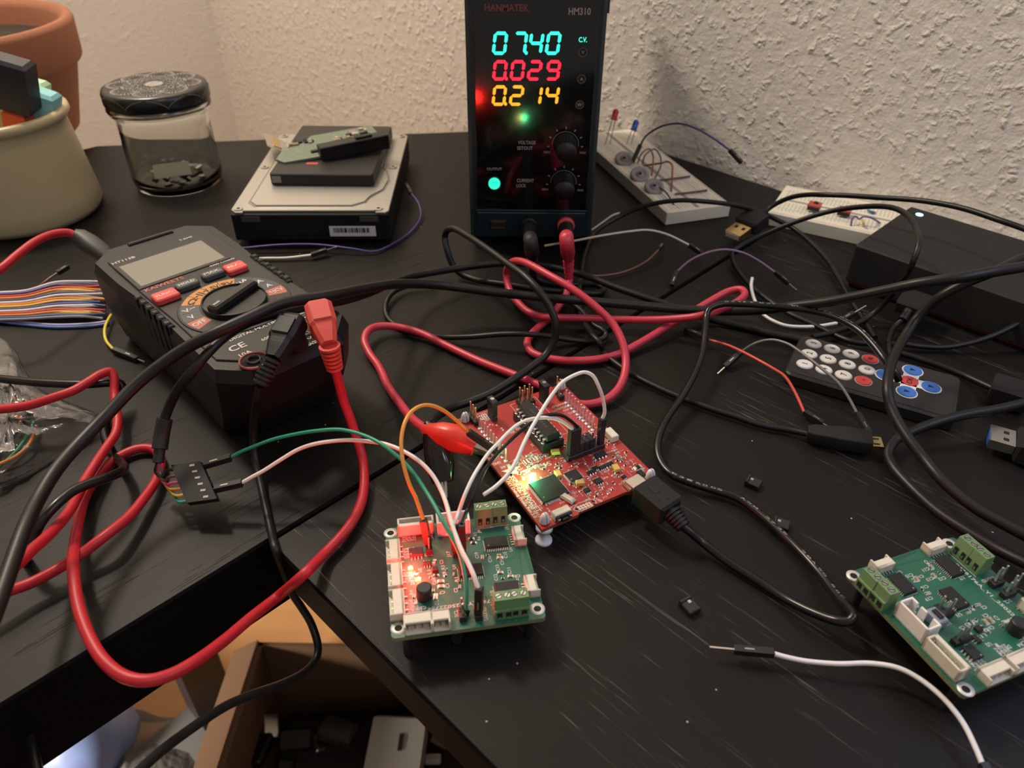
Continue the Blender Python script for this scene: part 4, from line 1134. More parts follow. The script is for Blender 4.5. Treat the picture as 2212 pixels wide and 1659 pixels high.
# ---------------------------------------------------------------- red launch board
RB = frame(18.3, 244.6, 10.6, 29.3)
BW, BD = .0565, .0750
t = thing('development_board', 'red microcontroller development board on white nylon standoffs with glowing green led', 'circuit board', RB.M)
r = lambda px, py, z=0: RB.pix(px, py, z / 1000)
mb = MB(); o = [(-BW / 2, -BD / 2), (-.012, -BD / 2), (-.010, -BD / 2 + .0012), (.012, -BD / 2 + .0012), (.014, -BD / 2), (BW / 2, -BD / 2), (BW / 2, BD / 2), (-BW / 2, BD / 2)]
mb.prism(o, -.0016, 0, M_PCBRE); mb.prism(o, -.00005, .00001, M_PCBR); mb.build('board', t)
M_PEG = K_NYLON
for px, py in ((1176, 1136), (998, 912), (1412, 1041), (1212, 838)):
    p = r(px, py); sx = -1 if p.x < 0 else 1; sy = -1 if p.y < 0 else 1
    p.x = sx * min(abs(p.x), BW / 2 - .0028); p.y = sy * min(abs(p.y), BD / 2 - .0028); zb = -.0106
    mb = MB(); mb.lathe([(0, 0), (.0034, 0), (.0034, .0010), (.0028, .0014), (.0016, .0018), (.0016, .0066), (.0034, .0070), (.0034, .0089), (.0016, .0090)], M_PEG, 28, (p.x, p.y, zb), cap=False)
    for s_ in (-1, 1):
        mb.X = TR((p.x, p.y, 0)); R = []
        for z_, ra in ((0, .0014), (.0007, .0019), (.0026, .0017), (.0040, .0013), (.0048, .0008), (.0050, .0003)):
            R.append([(s_ * .0002 + s_ * ra * math.sin(a * math.pi / 8), ra * math.cos(a * math.pi / 8), z_) for a in range(9)])
        mb.rings([x if s_ < 0 else x[::-1] for x in R], M_PEG, False); mb.X = Matrix.Identity(4)
    mb.build('standoff', t)
# DIP chip in its socket
p = r(1163, 904, 8.3); mb = MB()
for s_ in (-1, 1): mb.box((p.x + s_ * .0040, p.y, .0024), (.0024, .0262, .0048), K_HOUSING, .0003)
for s_ in (-1, 1): mb.box((p.x, p.y + s_ * .0118, .0024), (.0080, .0020, .0040), K_HOUSING, .0003)
so = mb.build('chip_socket', t)
mb = MB()
for s_ in (-1, 1):
    for k in range(10): mb.lathe([(.0005, .0048), (.0009, .0048), (.0009, .00495), (.0005, .00495)], K_SILVER, 12, (p.x + s_ * .0044, p.y + (k - 4.5) * .00254, 0), cap=False)
mb.build('contacts', so)
mb = MB(); mb.prism(rrect(.0066, .0255, .0003, 1, p.x, p.y), .0052, .0086, K_IC, .0007); mb.lathe([(.0011, .00862), (.0013, .00862), (.0012, .00868)], K_HOLE, 20, (p.x, p.y - .0105, 0), cap=False)
mb.text('430G2553', .0012, p.x, p.y, mat('faint_chip_print', (.05, .05, .05), .6), -90, .00865, .014); c_ = mb.build('dip_chip', t)
mb = MB()
for s_ in (-1, 1):
    for k in range(10): mb.box((p.x + s_ * .0038, p.y + (k - 4.5) * .00254, .0066), (.0013, .0012, .0004), K_SILVER); mb.box((p.x + s_ * .0043, p.y + (k - 4.5) * .00254, .0057), (.0003, .0009, .0020), K_SILVER)
mb.build('pins', c_)
a, b = r(1222, 870), r(1281, 928); pr = [a.lerp(b, k / 9) for k in range(10)]; pr = [(a.x, a.y + (b.y - a.y) * k / 9) for k in range(10)]
hdr(t, pr, 0, 7.5, name='side_header'); a2, b2 = r(1283, 923), r(1290, 930)
a, b = r(1037, 925), r(1092, 996); pl = [(b.x, a.y + (b.y - a.y) * k / 9) for k in range(10)]
hdr(t, pl, 0, 7.0, name='side_header')
hl = [r(1017, 903), r(1023, 908), r(1030, 914)]; hdr(t, [(hl[0].x, hl[0].y - .00254 * k) for k in range(3)], 2.5, 9.5, K_GOLD)
hh = r(1122, 872); hdr(t, [(hh.x + .00254 * i, hh.y - .00254 * j) for i in range(3) for j in range(2)], 2.5, 9.5, K_GOLD)
ht = r(1202, 848); hdr(t, [(ht.x, ht.y), (ht.x, ht.y - .00254)], 2.5, 9.5, K_GOLD); hb = r(1211, 858, 1); hdr(t, [(hb.x, hb.y)], 2.6, 3.0, K_STEEL)
for px, py in ((1064, 904), (1174, 868)):
    q = r(px, py); mb = MB(); mb.box((q.x, q.y, .0012), (.0025, .005, .0024), K_HOUSING, .0002); mb.box((q.x, q.y, .0062), (.0024, .0050, .0072), K_HOUSING, .0003); mb.box((q.x, q.y, .0103), (.0030, .0056, .0022), K_HOUSING, .0005)
    mb.cyl((q.x, q.y, .0113), .0009, .0002, K_SILVER, 12); mb.build('jumper_cap', t)
# jumper isolation block
f0, f1 = r(1232, 997), r(1302, 972); d_ = (f1 - f0); L_ = .0178; cxy = (f0 + f1) / 2; cyb = cxy.y + .0026
mb = MB(); mb.box((cxy.x, cyb, .0013), (L_ + .001, .0051, .0026), K_HOUSING, .0003); mb.build('pin_block', t)
for k in range(7):
    u = cxy.x + (k - 3) * .00254
    if k in (2, 3, 4):
        mb = MB(); mb.box((u, cyb, .0055), (.0023, .0050, .0058), K_HOUSING, .0004); mb.box((u, cyb, .0088), (.0006, .0006, .0022), K_SILVER); mb.build('jumper_cap', t)
    else:
        mb = MB()
        for s_ in (-1, 1): mb.box((u, cyb + s_ * .00127, .0052), (.00064, .00064, .0060), K_SILVER)
        mb.build('pin', t)
JB0 = RB.M @ Vector((cxy.x - 2.9 * .00254, cyb - .0011, .0028)); JB1 = RB.M @ Vector((cxy.x - 1.9 * .00254, cyb - .0011, .0028)); JB6 = RB.M @ Vector((cxy.x + 3.0 * .00254, cyb - .0011, .0028))
p = r(1320, 940, 1.5); mb = MB(); mb.box((p.x, p.y, .0017), (.0036, .0066, .0033), K_CREAM, .0003); mb.box((p.x + .0019, p.y, .0017), (.0006, .0030, .0016), K_BLACK); mb.build('push_button', t, label='white side push button')
p = r(1214, 1110, 2); mb = MB(); mb.box((p.x, p.y + .0006, .0018), (.0074, .0032, .0035), K_CREAM, .0003); mb.box((p.x, p.y - .0014, .0016), (.0070, .0010, .0030), K_BLACK, .0002); mb.box((p.x, p.y - .0024, .0015), (.0028, .0014, .0014), K_BLACK, .0002)
for s_ in (-1, 1): mb.cyl((p.x + s_ * .0026, p.y - .0020, .0008), .0007, .0014, K_STEEL, 12)
mb.build('push_button', t, label='white push button with black front')
p = r(1186, 1053, 1.4); ic(t, p.x, p.y, 12.0, 12.0, 1.3, 20, 'nsew', label='large square black chip')
p = r(1239, 1025.6, .9); ic(t, p.x, p.y, 5.6, 5.6, .9, 8, 'nsew')
for px, py, w, d, ro in ((1205.6, 1022, 3.6, 2.3, 100), (1253.7, 1041, 3.6, 2.3, 0), (1331, 1009, 3.6, 2.5, 100), (1200, 974.5, 3.6, 2.2, 0)):
    p = r(px, py, 1.5); mb = MB(); mb.X = TR((p.x, p.y, 0)) @ Matrix.Rotation(math.radians(ro - 20), 4, 'Z'); mb.box((0, 0, .0010), (w / 1000, d / 1000, .0018), K_TANT, .0002); mb.box((w / 2400, 0, .00193), (.0004, d / 1100, .00004), K_CAP); mb.build('tantalum_capacitor', t)
for px, py, w, d in ((1286, 1009, 2.6, 1.7), (1300, 1007.7, 2.6, 1.7), (1314, 1001, 4.4, 1.6), (1278, 1017, 4.0, 1.5), (1292.7, 1037, 3.2, 2.8), (1297, 980, 5.2, 2.8), (1385.5, 1021, 2.4, 3.6), (1268, 1057, 2.4, 2.2), (1348, 1028, 1.6, 1.4), (1350, 1040, 1.6, 1.4)):
    p = r(px, py, 1); ic(t, p.x, p.y, w, d, 1.0, 3, dot=False)
p = r(1226, 1075, 1); mb = MB(); mb.box((p.x, p.y, .0007), (.0034, .0066, .0012), K_STEEL, .0005, 20); mb.box((p.x, p.y, .0014), (.0022, .0048, .0003), K_SILVER, .0001, 20); mb.build('crystal', t)
p = r(1378, 1008, .5); passive(t, p.x, p.y, 3.2, 1.7, .6, K_IC, 0, 'resistor')
rs = random.Random(3)
spots = []


def free(x, y, rad):
    return all((x - a) ** 2 + (y - b) ** 2 > (rad + c) ** 2 for a, b, c in spots)


for px, py, c in ((1186, 1053, .0078), (1239, 1025, .004), (1214, 1110, .004), (1205, 1022, .002), (1253, 1041, .002), (1331, 1009, .002), (1200, 974, .002), (1286, 1009, .0018), (1300, 1007, .0018), (1314, 1001, .002), (1278, 1017, .002), (1293, 1037, .002), (1297, 980, .003), (1268, 1057, .0018), (1226, 1075, .0035), (1370, 1045, .006), (1148, 1026, .002), (1131, 1033, .002), (1263, 1093, .005), (1240, 985, .004), (1290, 970, .004), (1265, 978, .004), (1176, 1136, .004), (1385, 1021, .0025)):
    p = r(px, py); spots.append((p.x, p.y, c))
n = 0; tries = 0
while n < 92 and tries < 4000:
    tries += 1
    x = round(rs.uniform(-.021, .026) / .0013) * .0013; y = round(rs.uniform(-.034, .002) / .0013) * .0013
    if not free(x, y, .0009): continue
    spots.append((x, y, .0008)); n += 1
    passive(t, x, y, rs.choice((1.0, 1.2, 1.6)), rs.choice((.5, .6, .8)), .45, rs.choice((K_IC, K_CAP, K_CAP, K_IC)), rs.choice((0, 90)), rs.choice(('resistor', 'ceramic_capacitor')))
for px, py in ((1085, 928), (1140, 985), (1128, 965), (1150, 963), (1118, 990), (1170, 985), (1110, 1015), (1160, 1010), (1260, 880), (1070, 880), (1250, 905)):
    p = r(px, py); passive(t, p.x, p.y, 1.6, .8, .45, rs.choice((K_IC, K_CAP)), rs.choice((0, 90)), 'resistor')
mb = MB(); z_ = .00006
RT = lambda s_, px, py, rot=0, h=1.2, w=None: mb.text(s_, h / 1000, r(px, py).x, r(px, py).y, K_SILK, rot, z_, (w or .8 * h * len(s_)) / 1000)
RT('MSP-EXP430G2ET', 1133, 1064, -90, 2.0, 24); RT('MCU103 Rev.1.0, (c) Sep 2017', 1129, 1071, -90, 1.3, 27); RT('eZ-FET Debug Probe Rev.2.0', 1121, 1073, -90, 1.3, 26)
RT('GND', 1073, 1001, 180, 1.5); RT('20 J2', 1092, 1008, 0, 1.2); RT('P1.6', 1066, 918, -30, 1.3); RT('Pin', 1102, 935, 180, 1.6); RT('20 Pin', 1111, 929, 180, 1.6); RT('Crystal', 1173, 1004, 160, 1.3); RT('Selection', 1148, 1012, 180, 1.2); RT('Default', 1170, 985, 170, 1.1); RT('SBWTCK', 1213, 982, -60, 1.1); RT('PWR', 1142, 985, 160, 1.3)
RT('SDA/SLD*', 1205, 876, 180, 1.2); RT('SCL/SLD*', 1210, 883, 180, 1.2); RT('I/O', 1222, 886, 180, 1.2); RT('SCL', 1233, 892, 180, 1.2); RT('5V', 1044, 895, 0, 1.3); RT('GND', 1050, 900, 0, 1.3); RT('GND', 1054, 905, 0, 1.3); RT('J100', 1291, 1080, -60, 1.2); RT('P1.1', 1312, 955, 180, 1.3); RT('S2', 1190, 1118, 180, 1.4); RT('USB', 1385, 1012, -60, 1.0); RT('U100', 1168, 1070, -60, 1.0); RT('MSP430', 1320, 975, 180, 1.0, 6); RT('J101', 1330, 985, 180, 1.0)
for i in range(10): RT('P%d.%d' % (1 + i // 6, i % 8), 1231 + 6.4 * i, 866 + 6.4 * i, 0, .9, 1.8)
for a_, b_, w_, h_ in ((1048, 900, 6.5, 6.0), (1147, 993, 8, 4.5)):
    p = r(a_, b_); mb.line([(p.x - w_ / 2000, p.y - h_ / 2000), (p.x + w_ / 2000, p.y - h_ / 2000), (p.x + w_ / 2000, p.y + h_ / 2000), (p.x - w_ / 2000, p.y + h_ / 2000)], .0002, K_SILK, z_, True)
    for i in range(5): mb.box((p.x - w_ / 2600 + i * w_ / 5600, p.y, z_), (.0006, h_ / 1600, .00002), K_SILK)
oc = [r(*q) for q in ((1238, 1102), (1247, 1088), (1278, 1078), (1289, 1084), (1283, 1092), (1254, 1105))]; mb.line([(p.x, p.y) for p in oc], .0003, K_SILK, z_, True)
for i in range(5):
    for j in range(2): p = r(1249 + i * 6 + j * 4, 1096 - i * 2.3 + j * 3.8); mb.cyl((p.x, p.y, z_), .0006, .00004, K_SILVER, 12)
for q in ((1281, 1083), (1285, 1090), (1246, 1100)): p = r(*q); mb.cyl((p.x, p.y, z_), .0006, .00004, K_HOLE, 12)
p = r(1106, 1017)                                         # white star-shaped mark
star = [(p.x + (.0046 if k % 2 == 0 else .0019) * math.cos(math.radians(36 * k + 12)), p.y + (.0046 if k % 2 == 0 else .0019) * math.sin(math.radians(36 * k + 12))) for k in range(10)]
mb.add([(a, b, z_) for a, b in star] + [(p.x, p.y, z_)], [[k, (k + 1) % 10, 10] for k in range(10)], K_SILK)
sk = r(1163, 904, 0)
mb.line([(sk.x - .0066, sk.y - .0146), (sk.x + .0066, sk.y - .0146), (sk.x + .0066, sk.y + .0146), (sk.x - .0066, sk.y + .0146)], .0002, K_SILK, z_, True)
for k in range(130):
    x = rs.uniform(-.024, .026); y = rs.uniform(-.035, .003)
    mb.text(rs.choice(('R12', 'C17', 'R104', 'C11', 'R8', 'C112', 'R27', 'D1', 'Q3', 'C120', 'L2', 'R115', 'U104', 'R19')), .0008, x, y, K_SILK, rs.choice((0, -90, 180, 90)), z_ + .00001, .0022)
for k in range(60):
    x = rs.uniform(-.022, .024); y = rs.uniform(-.034, .003); l = rs.uniform(.001, .004)
    mb.line([(x, y), (x + (l if k % 2 else 0), y + (0 if k % 2 else l))], .00016, K_SILK, z_)
mb.build('screenprint', t)
for px, py, m, nm in ((1148.6, 1026, emat('green_led_glow', (0.10, 1.0, 0.55), 75), 'green'), (1131, 1033.5, emat('amber_led_glow', (1.0, 0.50, 0.03), 45), 'amber')):
    p = r(px, py, .5); mb = MB(); mb.box((p.x, p.y, .0005), (.0014 if nm == 'green' else .0011, .0014 if nm == 'green' else .0011, .0009), m, .0002); mb.build('led', t, label='glowing ' + nm + ' led')
    q = RB.M @ Vector((p.x, p.y, .0030)); point(nm + '_led_light', q, 0.018 if nm == 'green' else .005, (0.03, 1.0, 0.35) if nm == 'green' else (1, .45, .03), .0008)
p = r(1371, 1046, 1.5); mb = MB(); mb.X = TR((p.x, p.y, 0)); mb.box((0, .0005, .0014), (.0076, .0056, .0027), K_STEEL, .0005); mb.box((.002, .001, .0028), (.0012, .0006, .0001), K_HOLE); mb.box((-.002, .001, .0028), (.0012, .0006, .0001), K_HOLE); mb.build('usb_socket', t)
# ================================================================ thick black cables over the desks
T1 = [(-50, 1420, 46), (0, 1290, 44), (31, 1201, 44), (53, 1141, 44), (84, 1076, 42), (121, 1016, 42), (169, 960, 42), (224, 903, 44), (300, 826, 50), (390, 759, 58), (463, 721, 64), (535, 688, 66), (607, 656, 66), (700, 641, 60), (790, 623, 46), (870, 613, 34), (960, 617, 24), (1060, 630, 20), (1160, 641, 18), (1260, 650, 16), (1380, 660, 14), (1480, 669, 13), (1590, 672, 16), (1663, 668, 20), (1717, 661, 26), (1789, 652, 34), (1900, 630, 48), (1987, 612, 58), (2080, 599, 64), (2140, 588, 66), (2212, 576, 66), (2290, 560, 66)]
cable('power_cable', 'thick black cable running over the multimeter from bottom left to right edge', 'cable', T1, 5.0, K_CABLE, part='jacket')
FT = [(346, 968, 22), (348, 940, 26), (358, 898, 32), (385, 840, 44), (418, 800, 52), (445, 767, 56), (481, 732, 58), (526, 702, 58), (589, 680, 58), (669, 662, 54), (740, 650, 46), (800, 632, 36), (850, 610, 26), (890, 597, 20), (932, 589, 17), (1008, 577, 14), (1084, 569, 13), (1160, 572, 12), (1236, 587, 11), (1286, 604, 10), (1330, 621, 9), (1397, 644, 8), (1440, 658, 7), (1490, 677, 5), (1536, 690, 3), (1608, 707, 2), (1663, 721, 2), (1713, 731, 2), (1760, 742, 2)]
t, w = cable('serial_adapter_cable', 'black serial cable ending in six coloured wires and a black six-way connector', 'cable', FT, 4.0, K_CABLE, part='jacket')
mb = MB(); mb.tube([P(356, 905, 31), P(350, 935, 26.5), P(345, 970, 22)], .0031, K_RUBBER, 18, 4); mb.tube([P(345, 969, 22), P(342, 1000, 18)], .0022, K_RUBBER, 16, 2, spline=False); mb.build('heat_shrink', t, True)
A_, B_, C_, D_ = P(373, 1008, 15), P(436, 999, 17), P(472, 1080, 12), P(413, 1088, 9)
D_ = A_ + (C_ - B_); mid0, mid1 = (A_ + D_) / 2, (B_ + C_) / 2; nrm = (B_ - A_).cross(D_ - A_).normalized(); nrm = nrm if nrm.z > 0 else -nrm
mb = MB(); mb.rings([[p - nrm * .0015 for p in (A_, B_, C_, D_)], [p + nrm * .0015 for p in (A_, B_, C_, D_)]], K_HOUSING, False)
for k in range(6):
    a = A_.lerp(D_, (k + .5) / 6); b = B_.lerp(C_, (k + .5) / 6); q = a.lerp(b, .60) + nrm * .00158; d = (b - a).normalized()
    mb.bar(q, q + d * .0021, .0009, .0001, K_STEEL, nrm)
    mb.bar(b, b + d * .0002, .0012, .0012, K_HOLE, nrm)
hs = mb.build('connector_housing', t, True)
for k, (nm, col) in enumerate((('black', (.01, .01, .01)), ('brown', (.14, .06, .035)), ('red', (.55, .07, .16)), ('orange', (.75, .28, .05)), ('yellow', (.72, .48, .06)), ('green', (.02, .30, .20)))):
    e = A_.lerp(D_, (k + .5) / 6); d = (B_ - A_).normalized(); s = P(342 + (k % 3 - 1) * 3, 1000, 18 - (k // 3) * 1.2)
    m1 = P(336 + k * 3, 1020 + k * 3, 14 - k * .8); m2 = P(350 + k * 5, 1030 + k * 8, 12 - k * .9)
    mb = MB(); mb.tube([s, m1, m2, e - d * .003, e], .00062, mat(nm + '_core', col, .4), 8, 6); mb.build('core_wire', t, True, nm + ' core')
d = (B_ - A_).normalized()
# ---- jumper wires between connector and boards
g1 = B_.lerp(A_, 0) .lerp(C_, 1 / 12); ga = P(500, 988, 19)
t = jumper('green jumper wire arching from the six-way connector to the green board', (0.02, 0.26, 0.16), [(500, 987, 19), (520, 976, 21), (542, 967, 23), (587, 950, 28), (642, 937, 33), (690, 930, 37), (735, 928, 40), (785, 940, 42), (822, 958, 43), (845, 975, 42), (871, 997, 40), (894, 1023, 38), (916, 1055, 36), (938, 1091, 35), (956, 1125, 34), (975, 1158, 32), (993, 1196, 29), (1003, 1236, 26), (1008, 1275, 22), (1006, 1318, 16)], 1.5)
dupont(t, ga, g1 + d * .0004); dupont(t, P(1005, 1316, 16.5), P(984, 1386, 2.5))
w1 = B_.lerp(C_, .72); wa = P(524, 1043, 16)
t = jumper('white jumper wire, underside lit red, from six-way connector to green board', (0.74, 0.66, 0.62), [(524, 1042, 16), (545, 1030, 18), (569, 1017, 20), (605, 994, 24), (642, 972, 28), (680, 959, 32), (740, 951, 36), (790, 953, 39), (835, 960, 41), (876, 977, 41), (909, 999, 40), (934, 1026, 38), (952, 1057, 36), (965, 1091, 35), (974, 1125, 34), (983, 1152, 33), (997, 1188, 32), (1013, 1219, 31), (1024, 1244, 30), (1033, 1270, 27.5)], 1.6)
dupont(t, wa, w1 + d * .0004)
base = GB.M @ Vector((GB.pix(1034, 1336).x, GB.pix(1034, 1336).y, .0026)); dupont(t, P(1035, 1270, 28), base)
bsw = GB.M @ Vector((GB.pix(926, 1184).x, GB.pix(926, 1184).y, .0026))
t = jumper('orange jumper wire looping from the green board to the red board clip', (0.70, 0.27, 0.04), [(914, 1122, 27), (907, 1100, 30), (898, 1075, 33), (886, 1050, 37), (876, 1020, 41), (869, 987, 45), (867, 950, 49), (874, 914, 52), (889, 889, 53), (912, 876, 53), (936, 877, 51), (963, 890, 47), (985, 908, 42), (1010, 932, 34)], 1.5)
dupont(t, P(914, 1122, 27), bsw); dupont(t, P(1011, 933, 34), P(1072, 975, 22), 5)
j0 = GB.M @ Vector((GB.pix(1000, 1198).x - .0025, GB.pix(1000, 1198).y, .0026)); j1 = GB.M @ Vector((GB.pix(1000, 1198).x, GB.pix(1000, 1198).y, .0026))
ta = j0 + Vector((-.0003, -.0005, .0140)); tb = j1 + Vector((0, -.0008, .0142))
def at_(p): return p


t = thing('jumper_wire', 'white jumper wire from the front slot of the black pin block to green board', 'wire', TR(ta))
tw = JB0 + RB.R @ Vector((0, 0, .0140)); tk = JB1 + RB.R @ Vector((0, 0, .0140)); tp = JB6 + RB.R @ Vector((0, 0, .0140))
MB().tube([ta, P(991, 1106, 27), P(1003, 1072, 32), P(1020, 1034, 35), P(1037, 1005, 36), P(1056, 978, 37), P(1076, 957, 38), P(1095, 937, 38), P(1117, 918, 38), P(1141, 907, 38), P(1177, 902, 37), P(1204, 906, 34), P(1221, 915, 31), tw], .00075, K_WHITE, 8, 6).build('insulation', t, True)
dupont(t, ta, j0); dupont(t, tw, JB0, up=RB.R @ Vector((1, 0, 0)))
t = thing('jumper_wire', 'black jumper wire beside the white one, between pin block and green board', 'wire', TR(tb))
MB().tube([tb, P(1010, 1100, 26), P(1018, 1080, 29), P(1035, 1041, 32), P(1049, 1012, 33), P(1066, 990, 34), P(1085, 969, 34), P(1105, 949, 35), P(1129, 928, 35), P(1150, 910, 36), P(1170, 900, 37), P(1195, 895, 37), P(1217, 899, 35), P(1232, 909, 32), tk], .00075, K_CABLE, 8, 6).build('insulation', t, True)
dupont(t, tb, j1); dupont(t, tk, JB1, up=RB.R @ Vector((1, 0, 0)))
t = thing('jumper_wire', 'pale jumper wire in a tall arch over the red board, one end dangling', 'wire', TR(tp))
MB().tube([tp, P(1306, 892, 30), P(1302, 860, 37), P(1293, 834, 43), P(1281, 812, 47), P(1264, 804, 49), P(1244, 809, 49), P(1215, 826, 48), P(1189, 858, 45), P(1165, 896, 42), P(1148, 925, 40), P(1131, 959, 38), P(1114, 998, 35), P(1095, 1027, 33), P(1068, 1053, 31), P(1044, 1069, 29)], .00078, K_WHITE, 8, 6).build('insulation', t, True)
dupont(t, tp, JB6, up=RB.R @ Vector((1, 0, 0)))

# ---- usb cable of the red board
M_UC = K_CABLE_GLOSS
UC = [(1474, 1136, 10), (1492, 1150, 8), (1517, 1171, 5), (1568, 1211, 3), (1631, 1251, 2.5), (1694, 1292, 3), (1758, 1324, 6), (1808, 1341, 9), (1832, 1342, 10), (1843, 1331, 11), (1835, 1315, 10), (1808, 1287, 7), (1770, 1238, 4), (1720, 1183, 3), (1669, 1135, 3), (1631, 1102, 3), (1593, 1076, 3), (1543, 1059, 3), (1492, 1043, 4), (1449, 1024, 4), (1427, 998, 4), (1420, 970, 5), (1426, 935, 6), (1443, 900, 7), (1468, 865, 8), (1488, 832, 10), (1506, 795, 12), (1518, 755, 14), (1523, 715, 17), (1525, 688, 19), (1532, 668, 22), (1560, 657, 24), (1608, 657, 25), (1681, 662, 26), (1753, 671, 27), (1807, 687, 28), (1853, 712, 28), (1889, 748, 27), (1916, 784, 25), (1936, 808, 22), (1941, 822, 19)]
t, w = cable('usb_cable', 'glossy black printed usb cable plugged into the red board, looping far right', 'cable', UC, 3.5, M_UC, part='jacket')
# plug: metal shell, overmould, ribbed relief
a, b, c_, e_ = P(1362, 1034, 13.2), P(1386, 1054, 13.4), P(1450, 1106, 13.0), P(1477, 1139, 10.5)
dd = (c_ - b).normalized()
mb = MB(); mb.bar(a, b, .0072, .0022, K_SILVER, bev=.0004); mb.build('metal_plug', t, True)
mb = MB(); mb.bar(b, c_, .0118, .0086, K_MATTE, bev=.0010)
x = dd.cross(Vector((0, 0, 1))).normalized(); up = x.cross(dd)
mb.bar(b.lerp(c_, .25) + up * .0043, b.lerp(c_, .5) + up * .0043, .0030, .0003, K_BLACK, up); mb.bar(b.lerp(c_, .68) + up * .0043 + x * .0026, b.lerp(c_, .72) + up * .0043 + x * .0026, .0008, .0004, K_HOLE, up); mb.bar(b.lerp(c_, .78) + up * .0043 - x * .0006, b.lerp(c_, .82) + up * .0043 - x * .0006, .0008, .0004, K_HOLE, up)
mb.build('overmould', t, True)
mb = MB(); mb.tube([c_ - dd * .001, e_], .0026, K_BLACK, 16, 1, spline=False)
for k in range(5): q = c_.lerp(e_, (k + .1) / 5); mb.tube([q, q + (e_ - c_) * .13], .0040 - .00018 * k, K_BLACK, 18, 1, spline=False)
mb.build('strain_relief', t, True)
# printed legend along the cable
cl = cr([pt(p) for p in UC], 14)


def along(s_, i0, i1, hmm, m, tt):
    """letters laid along the top of the jacket between two samples of the centre line"""
    mb = MB(); seg = cl[i0:i1]; n = len(s_); L_ = sum((seg[k + 1] - seg[k]).length for k in range(len(seg) - 1)); acc = 0; k = 0
    for ci, ch in enumerate(s_):
        want = L_ * (ci + .5) / n
        while k < len(seg) - 2 and acc + (seg[k + 1] - seg[k]).length < want: acc += (seg[k + 1] - seg[k]).length; k += 1
        if ch == ' ': continue
        p = seg[k]; d = (seg[k + 1] - seg[k]).normalized(); v = (CAMP - p).normalized(); v = (Vector((.1, -.35, 1)).normalized()); v = (v - d * v.dot(d)).normalized(); y = v.cross(d)
        mb.X = Matrix.Translation(p + v * .00179) @ Matrix((d, y, v)).transposed().to_4x4()
        mb.text(ch, hmm / 1000, 0, 0, m, 0, 0, L_ / n * .7)
    mb.build('jacket_print', tt, True)


along('E316005  UL AWM 2725 A  28AWG   80\u00b0C', 14 * 14, 9 * 14 + 4, 1.1, K_SILKDIM, t) if False else None
cl = cl[::-1]; N_ = len(cl)
along('E316005  AWM 2725  28AWG 80C', N_ - 19 * 14, N_ - 10 * 14 - 6, 0.85, mat('cable_print', (.20, .19, .18), .5), t)
along('VW-1  AWM 2725  UL  AWM 24AWG', 3 * 14, 9 * 14, 0.8, mat('cable_print', (.20, .19, .18), .5), t)

# ---- other black cables
cable('thin_black_cable', 'thin black cable coiled beneath the thick cable, left of the red loop', 'cable', [(940, 612, 4), (895, 615, 4), (862, 624, 4), (843, 638, 4), (833, 660, 3), (836, 684, 2), (855, 703, 2), (890, 719, 2), (932, 727, 3), (1008, 728, 5), (1084, 722, 9), (1140, 722, 10), (1190, 727, 6), (1230, 734, 3), (1275, 737, 2), (1302, 731, 3), (1309, 722, 4), (1302, 713, 5), (1285, 703, 5), (1272, 690, 5), (1255, 670, 5), (1235, 655, 5), (1210, 640, 5)], 3.0, K_CABLE)
MU = [(1748, 938, 4), (1700, 928, 2.5), (1640, 917, 2.5), (1590, 900, 2.5), (1554, 889, 2.5), (1500, 870, 2.5), (1471, 859, 2.5), (1425, 839, 2.5), (1371, 812, 2.5), (1335, 788, 2.5), (1315, 772, 2.5), (1302, 757, 2.5), (1296, 742, 7), (1280, 724, 8), (1262, 698, 5), (1252, 665, 3), (1252, 625, 3), (1256, 588, 3), (1263, 547, 3), (1288, 500, 4), (1340, 467, 10), (1396, 444, 18), (1463, 433, 24), (1531, 436, 24), (1590, 444, 20), (1640, 458, 14), (1680, 476, 8), (1710, 491, 5), (1745, 518, 4), (1782, 556, 3), (1812, 602, 3), (1842, 655, 3), (1872, 700, 3), (1890, 730, 4)]
t, w = cable('usb_cable', 'black usb cable with gold micro plug lying below the grey wire', 'cable', MU, 3.1, K_CABLE, part='jacket')
a, b, c_ = P(1743, 934, 5), P(1880, 956, 5), P(1906, 958, 5.2)
mb = MB(); dd = (b - a).normalized(); x = dd.cross(Vector((0, 0, 1))).normalized()
R_ = []
for u_, hw, hh in ((0, .0026, .0024), (.12, .0040, .0030), (.40, .0044, .0032), (.5, .0052, .0036), (.97, .0052, .0037), (1, .0048, .0034)):
    p = a.lerp(b, u_); R_.append([p + x * (hw * math.copysign(abs(math.cos(q)) ** .28, math.cos(q))) + Vector((0, 0, hh * math.copysign(abs(math.sin(q)) ** .28, math.sin(q)))) for q in [2 * math.pi * j / 20 for j in range(20)]])
mb.rings(R_, K_MATTE, True); mb.build('overmould', t, True)
mb = MB(); mb.bar(b, c_, .0068, .0018, K_GOLD, bev=.0002); mb.bar(b.lerp(c_, .2) + Vector((0, 0, .0009)) + x * .0018, b.lerp(c_, .7) + Vector((0, 0, .0009)) + x * .0018, .0009, .0002, K_HOLE); mb.bar(b.lerp(c_, .2) + Vector((0, 0, .0009)) - x * .0018, b.lerp(c_, .7) + Vector((0, 0, .0009)) - x * .0018, .0009, .0002, K_HOLE); mb.build('metal_plug', t, True, 'gold micro plug')
UA = [(1650, 462, 14), (1658, 453, 15), (1675, 441, 19), (1707, 427, 26), (1740, 421, 32), (1782, 421, 38), (1840, 423, 42), (1899, 427, 45), (1950, 430, 48), (2002, 435, 51), (2080, 450, 55), (2157, 475, 57), (2212, 494, 57), (2290, 525, 57)]
t, w = cable('usb_cable', 'black usb cable with gold plug, running along the wall behind the box', 'cable', UA, 3.2, K_CABLE, part='jacket')
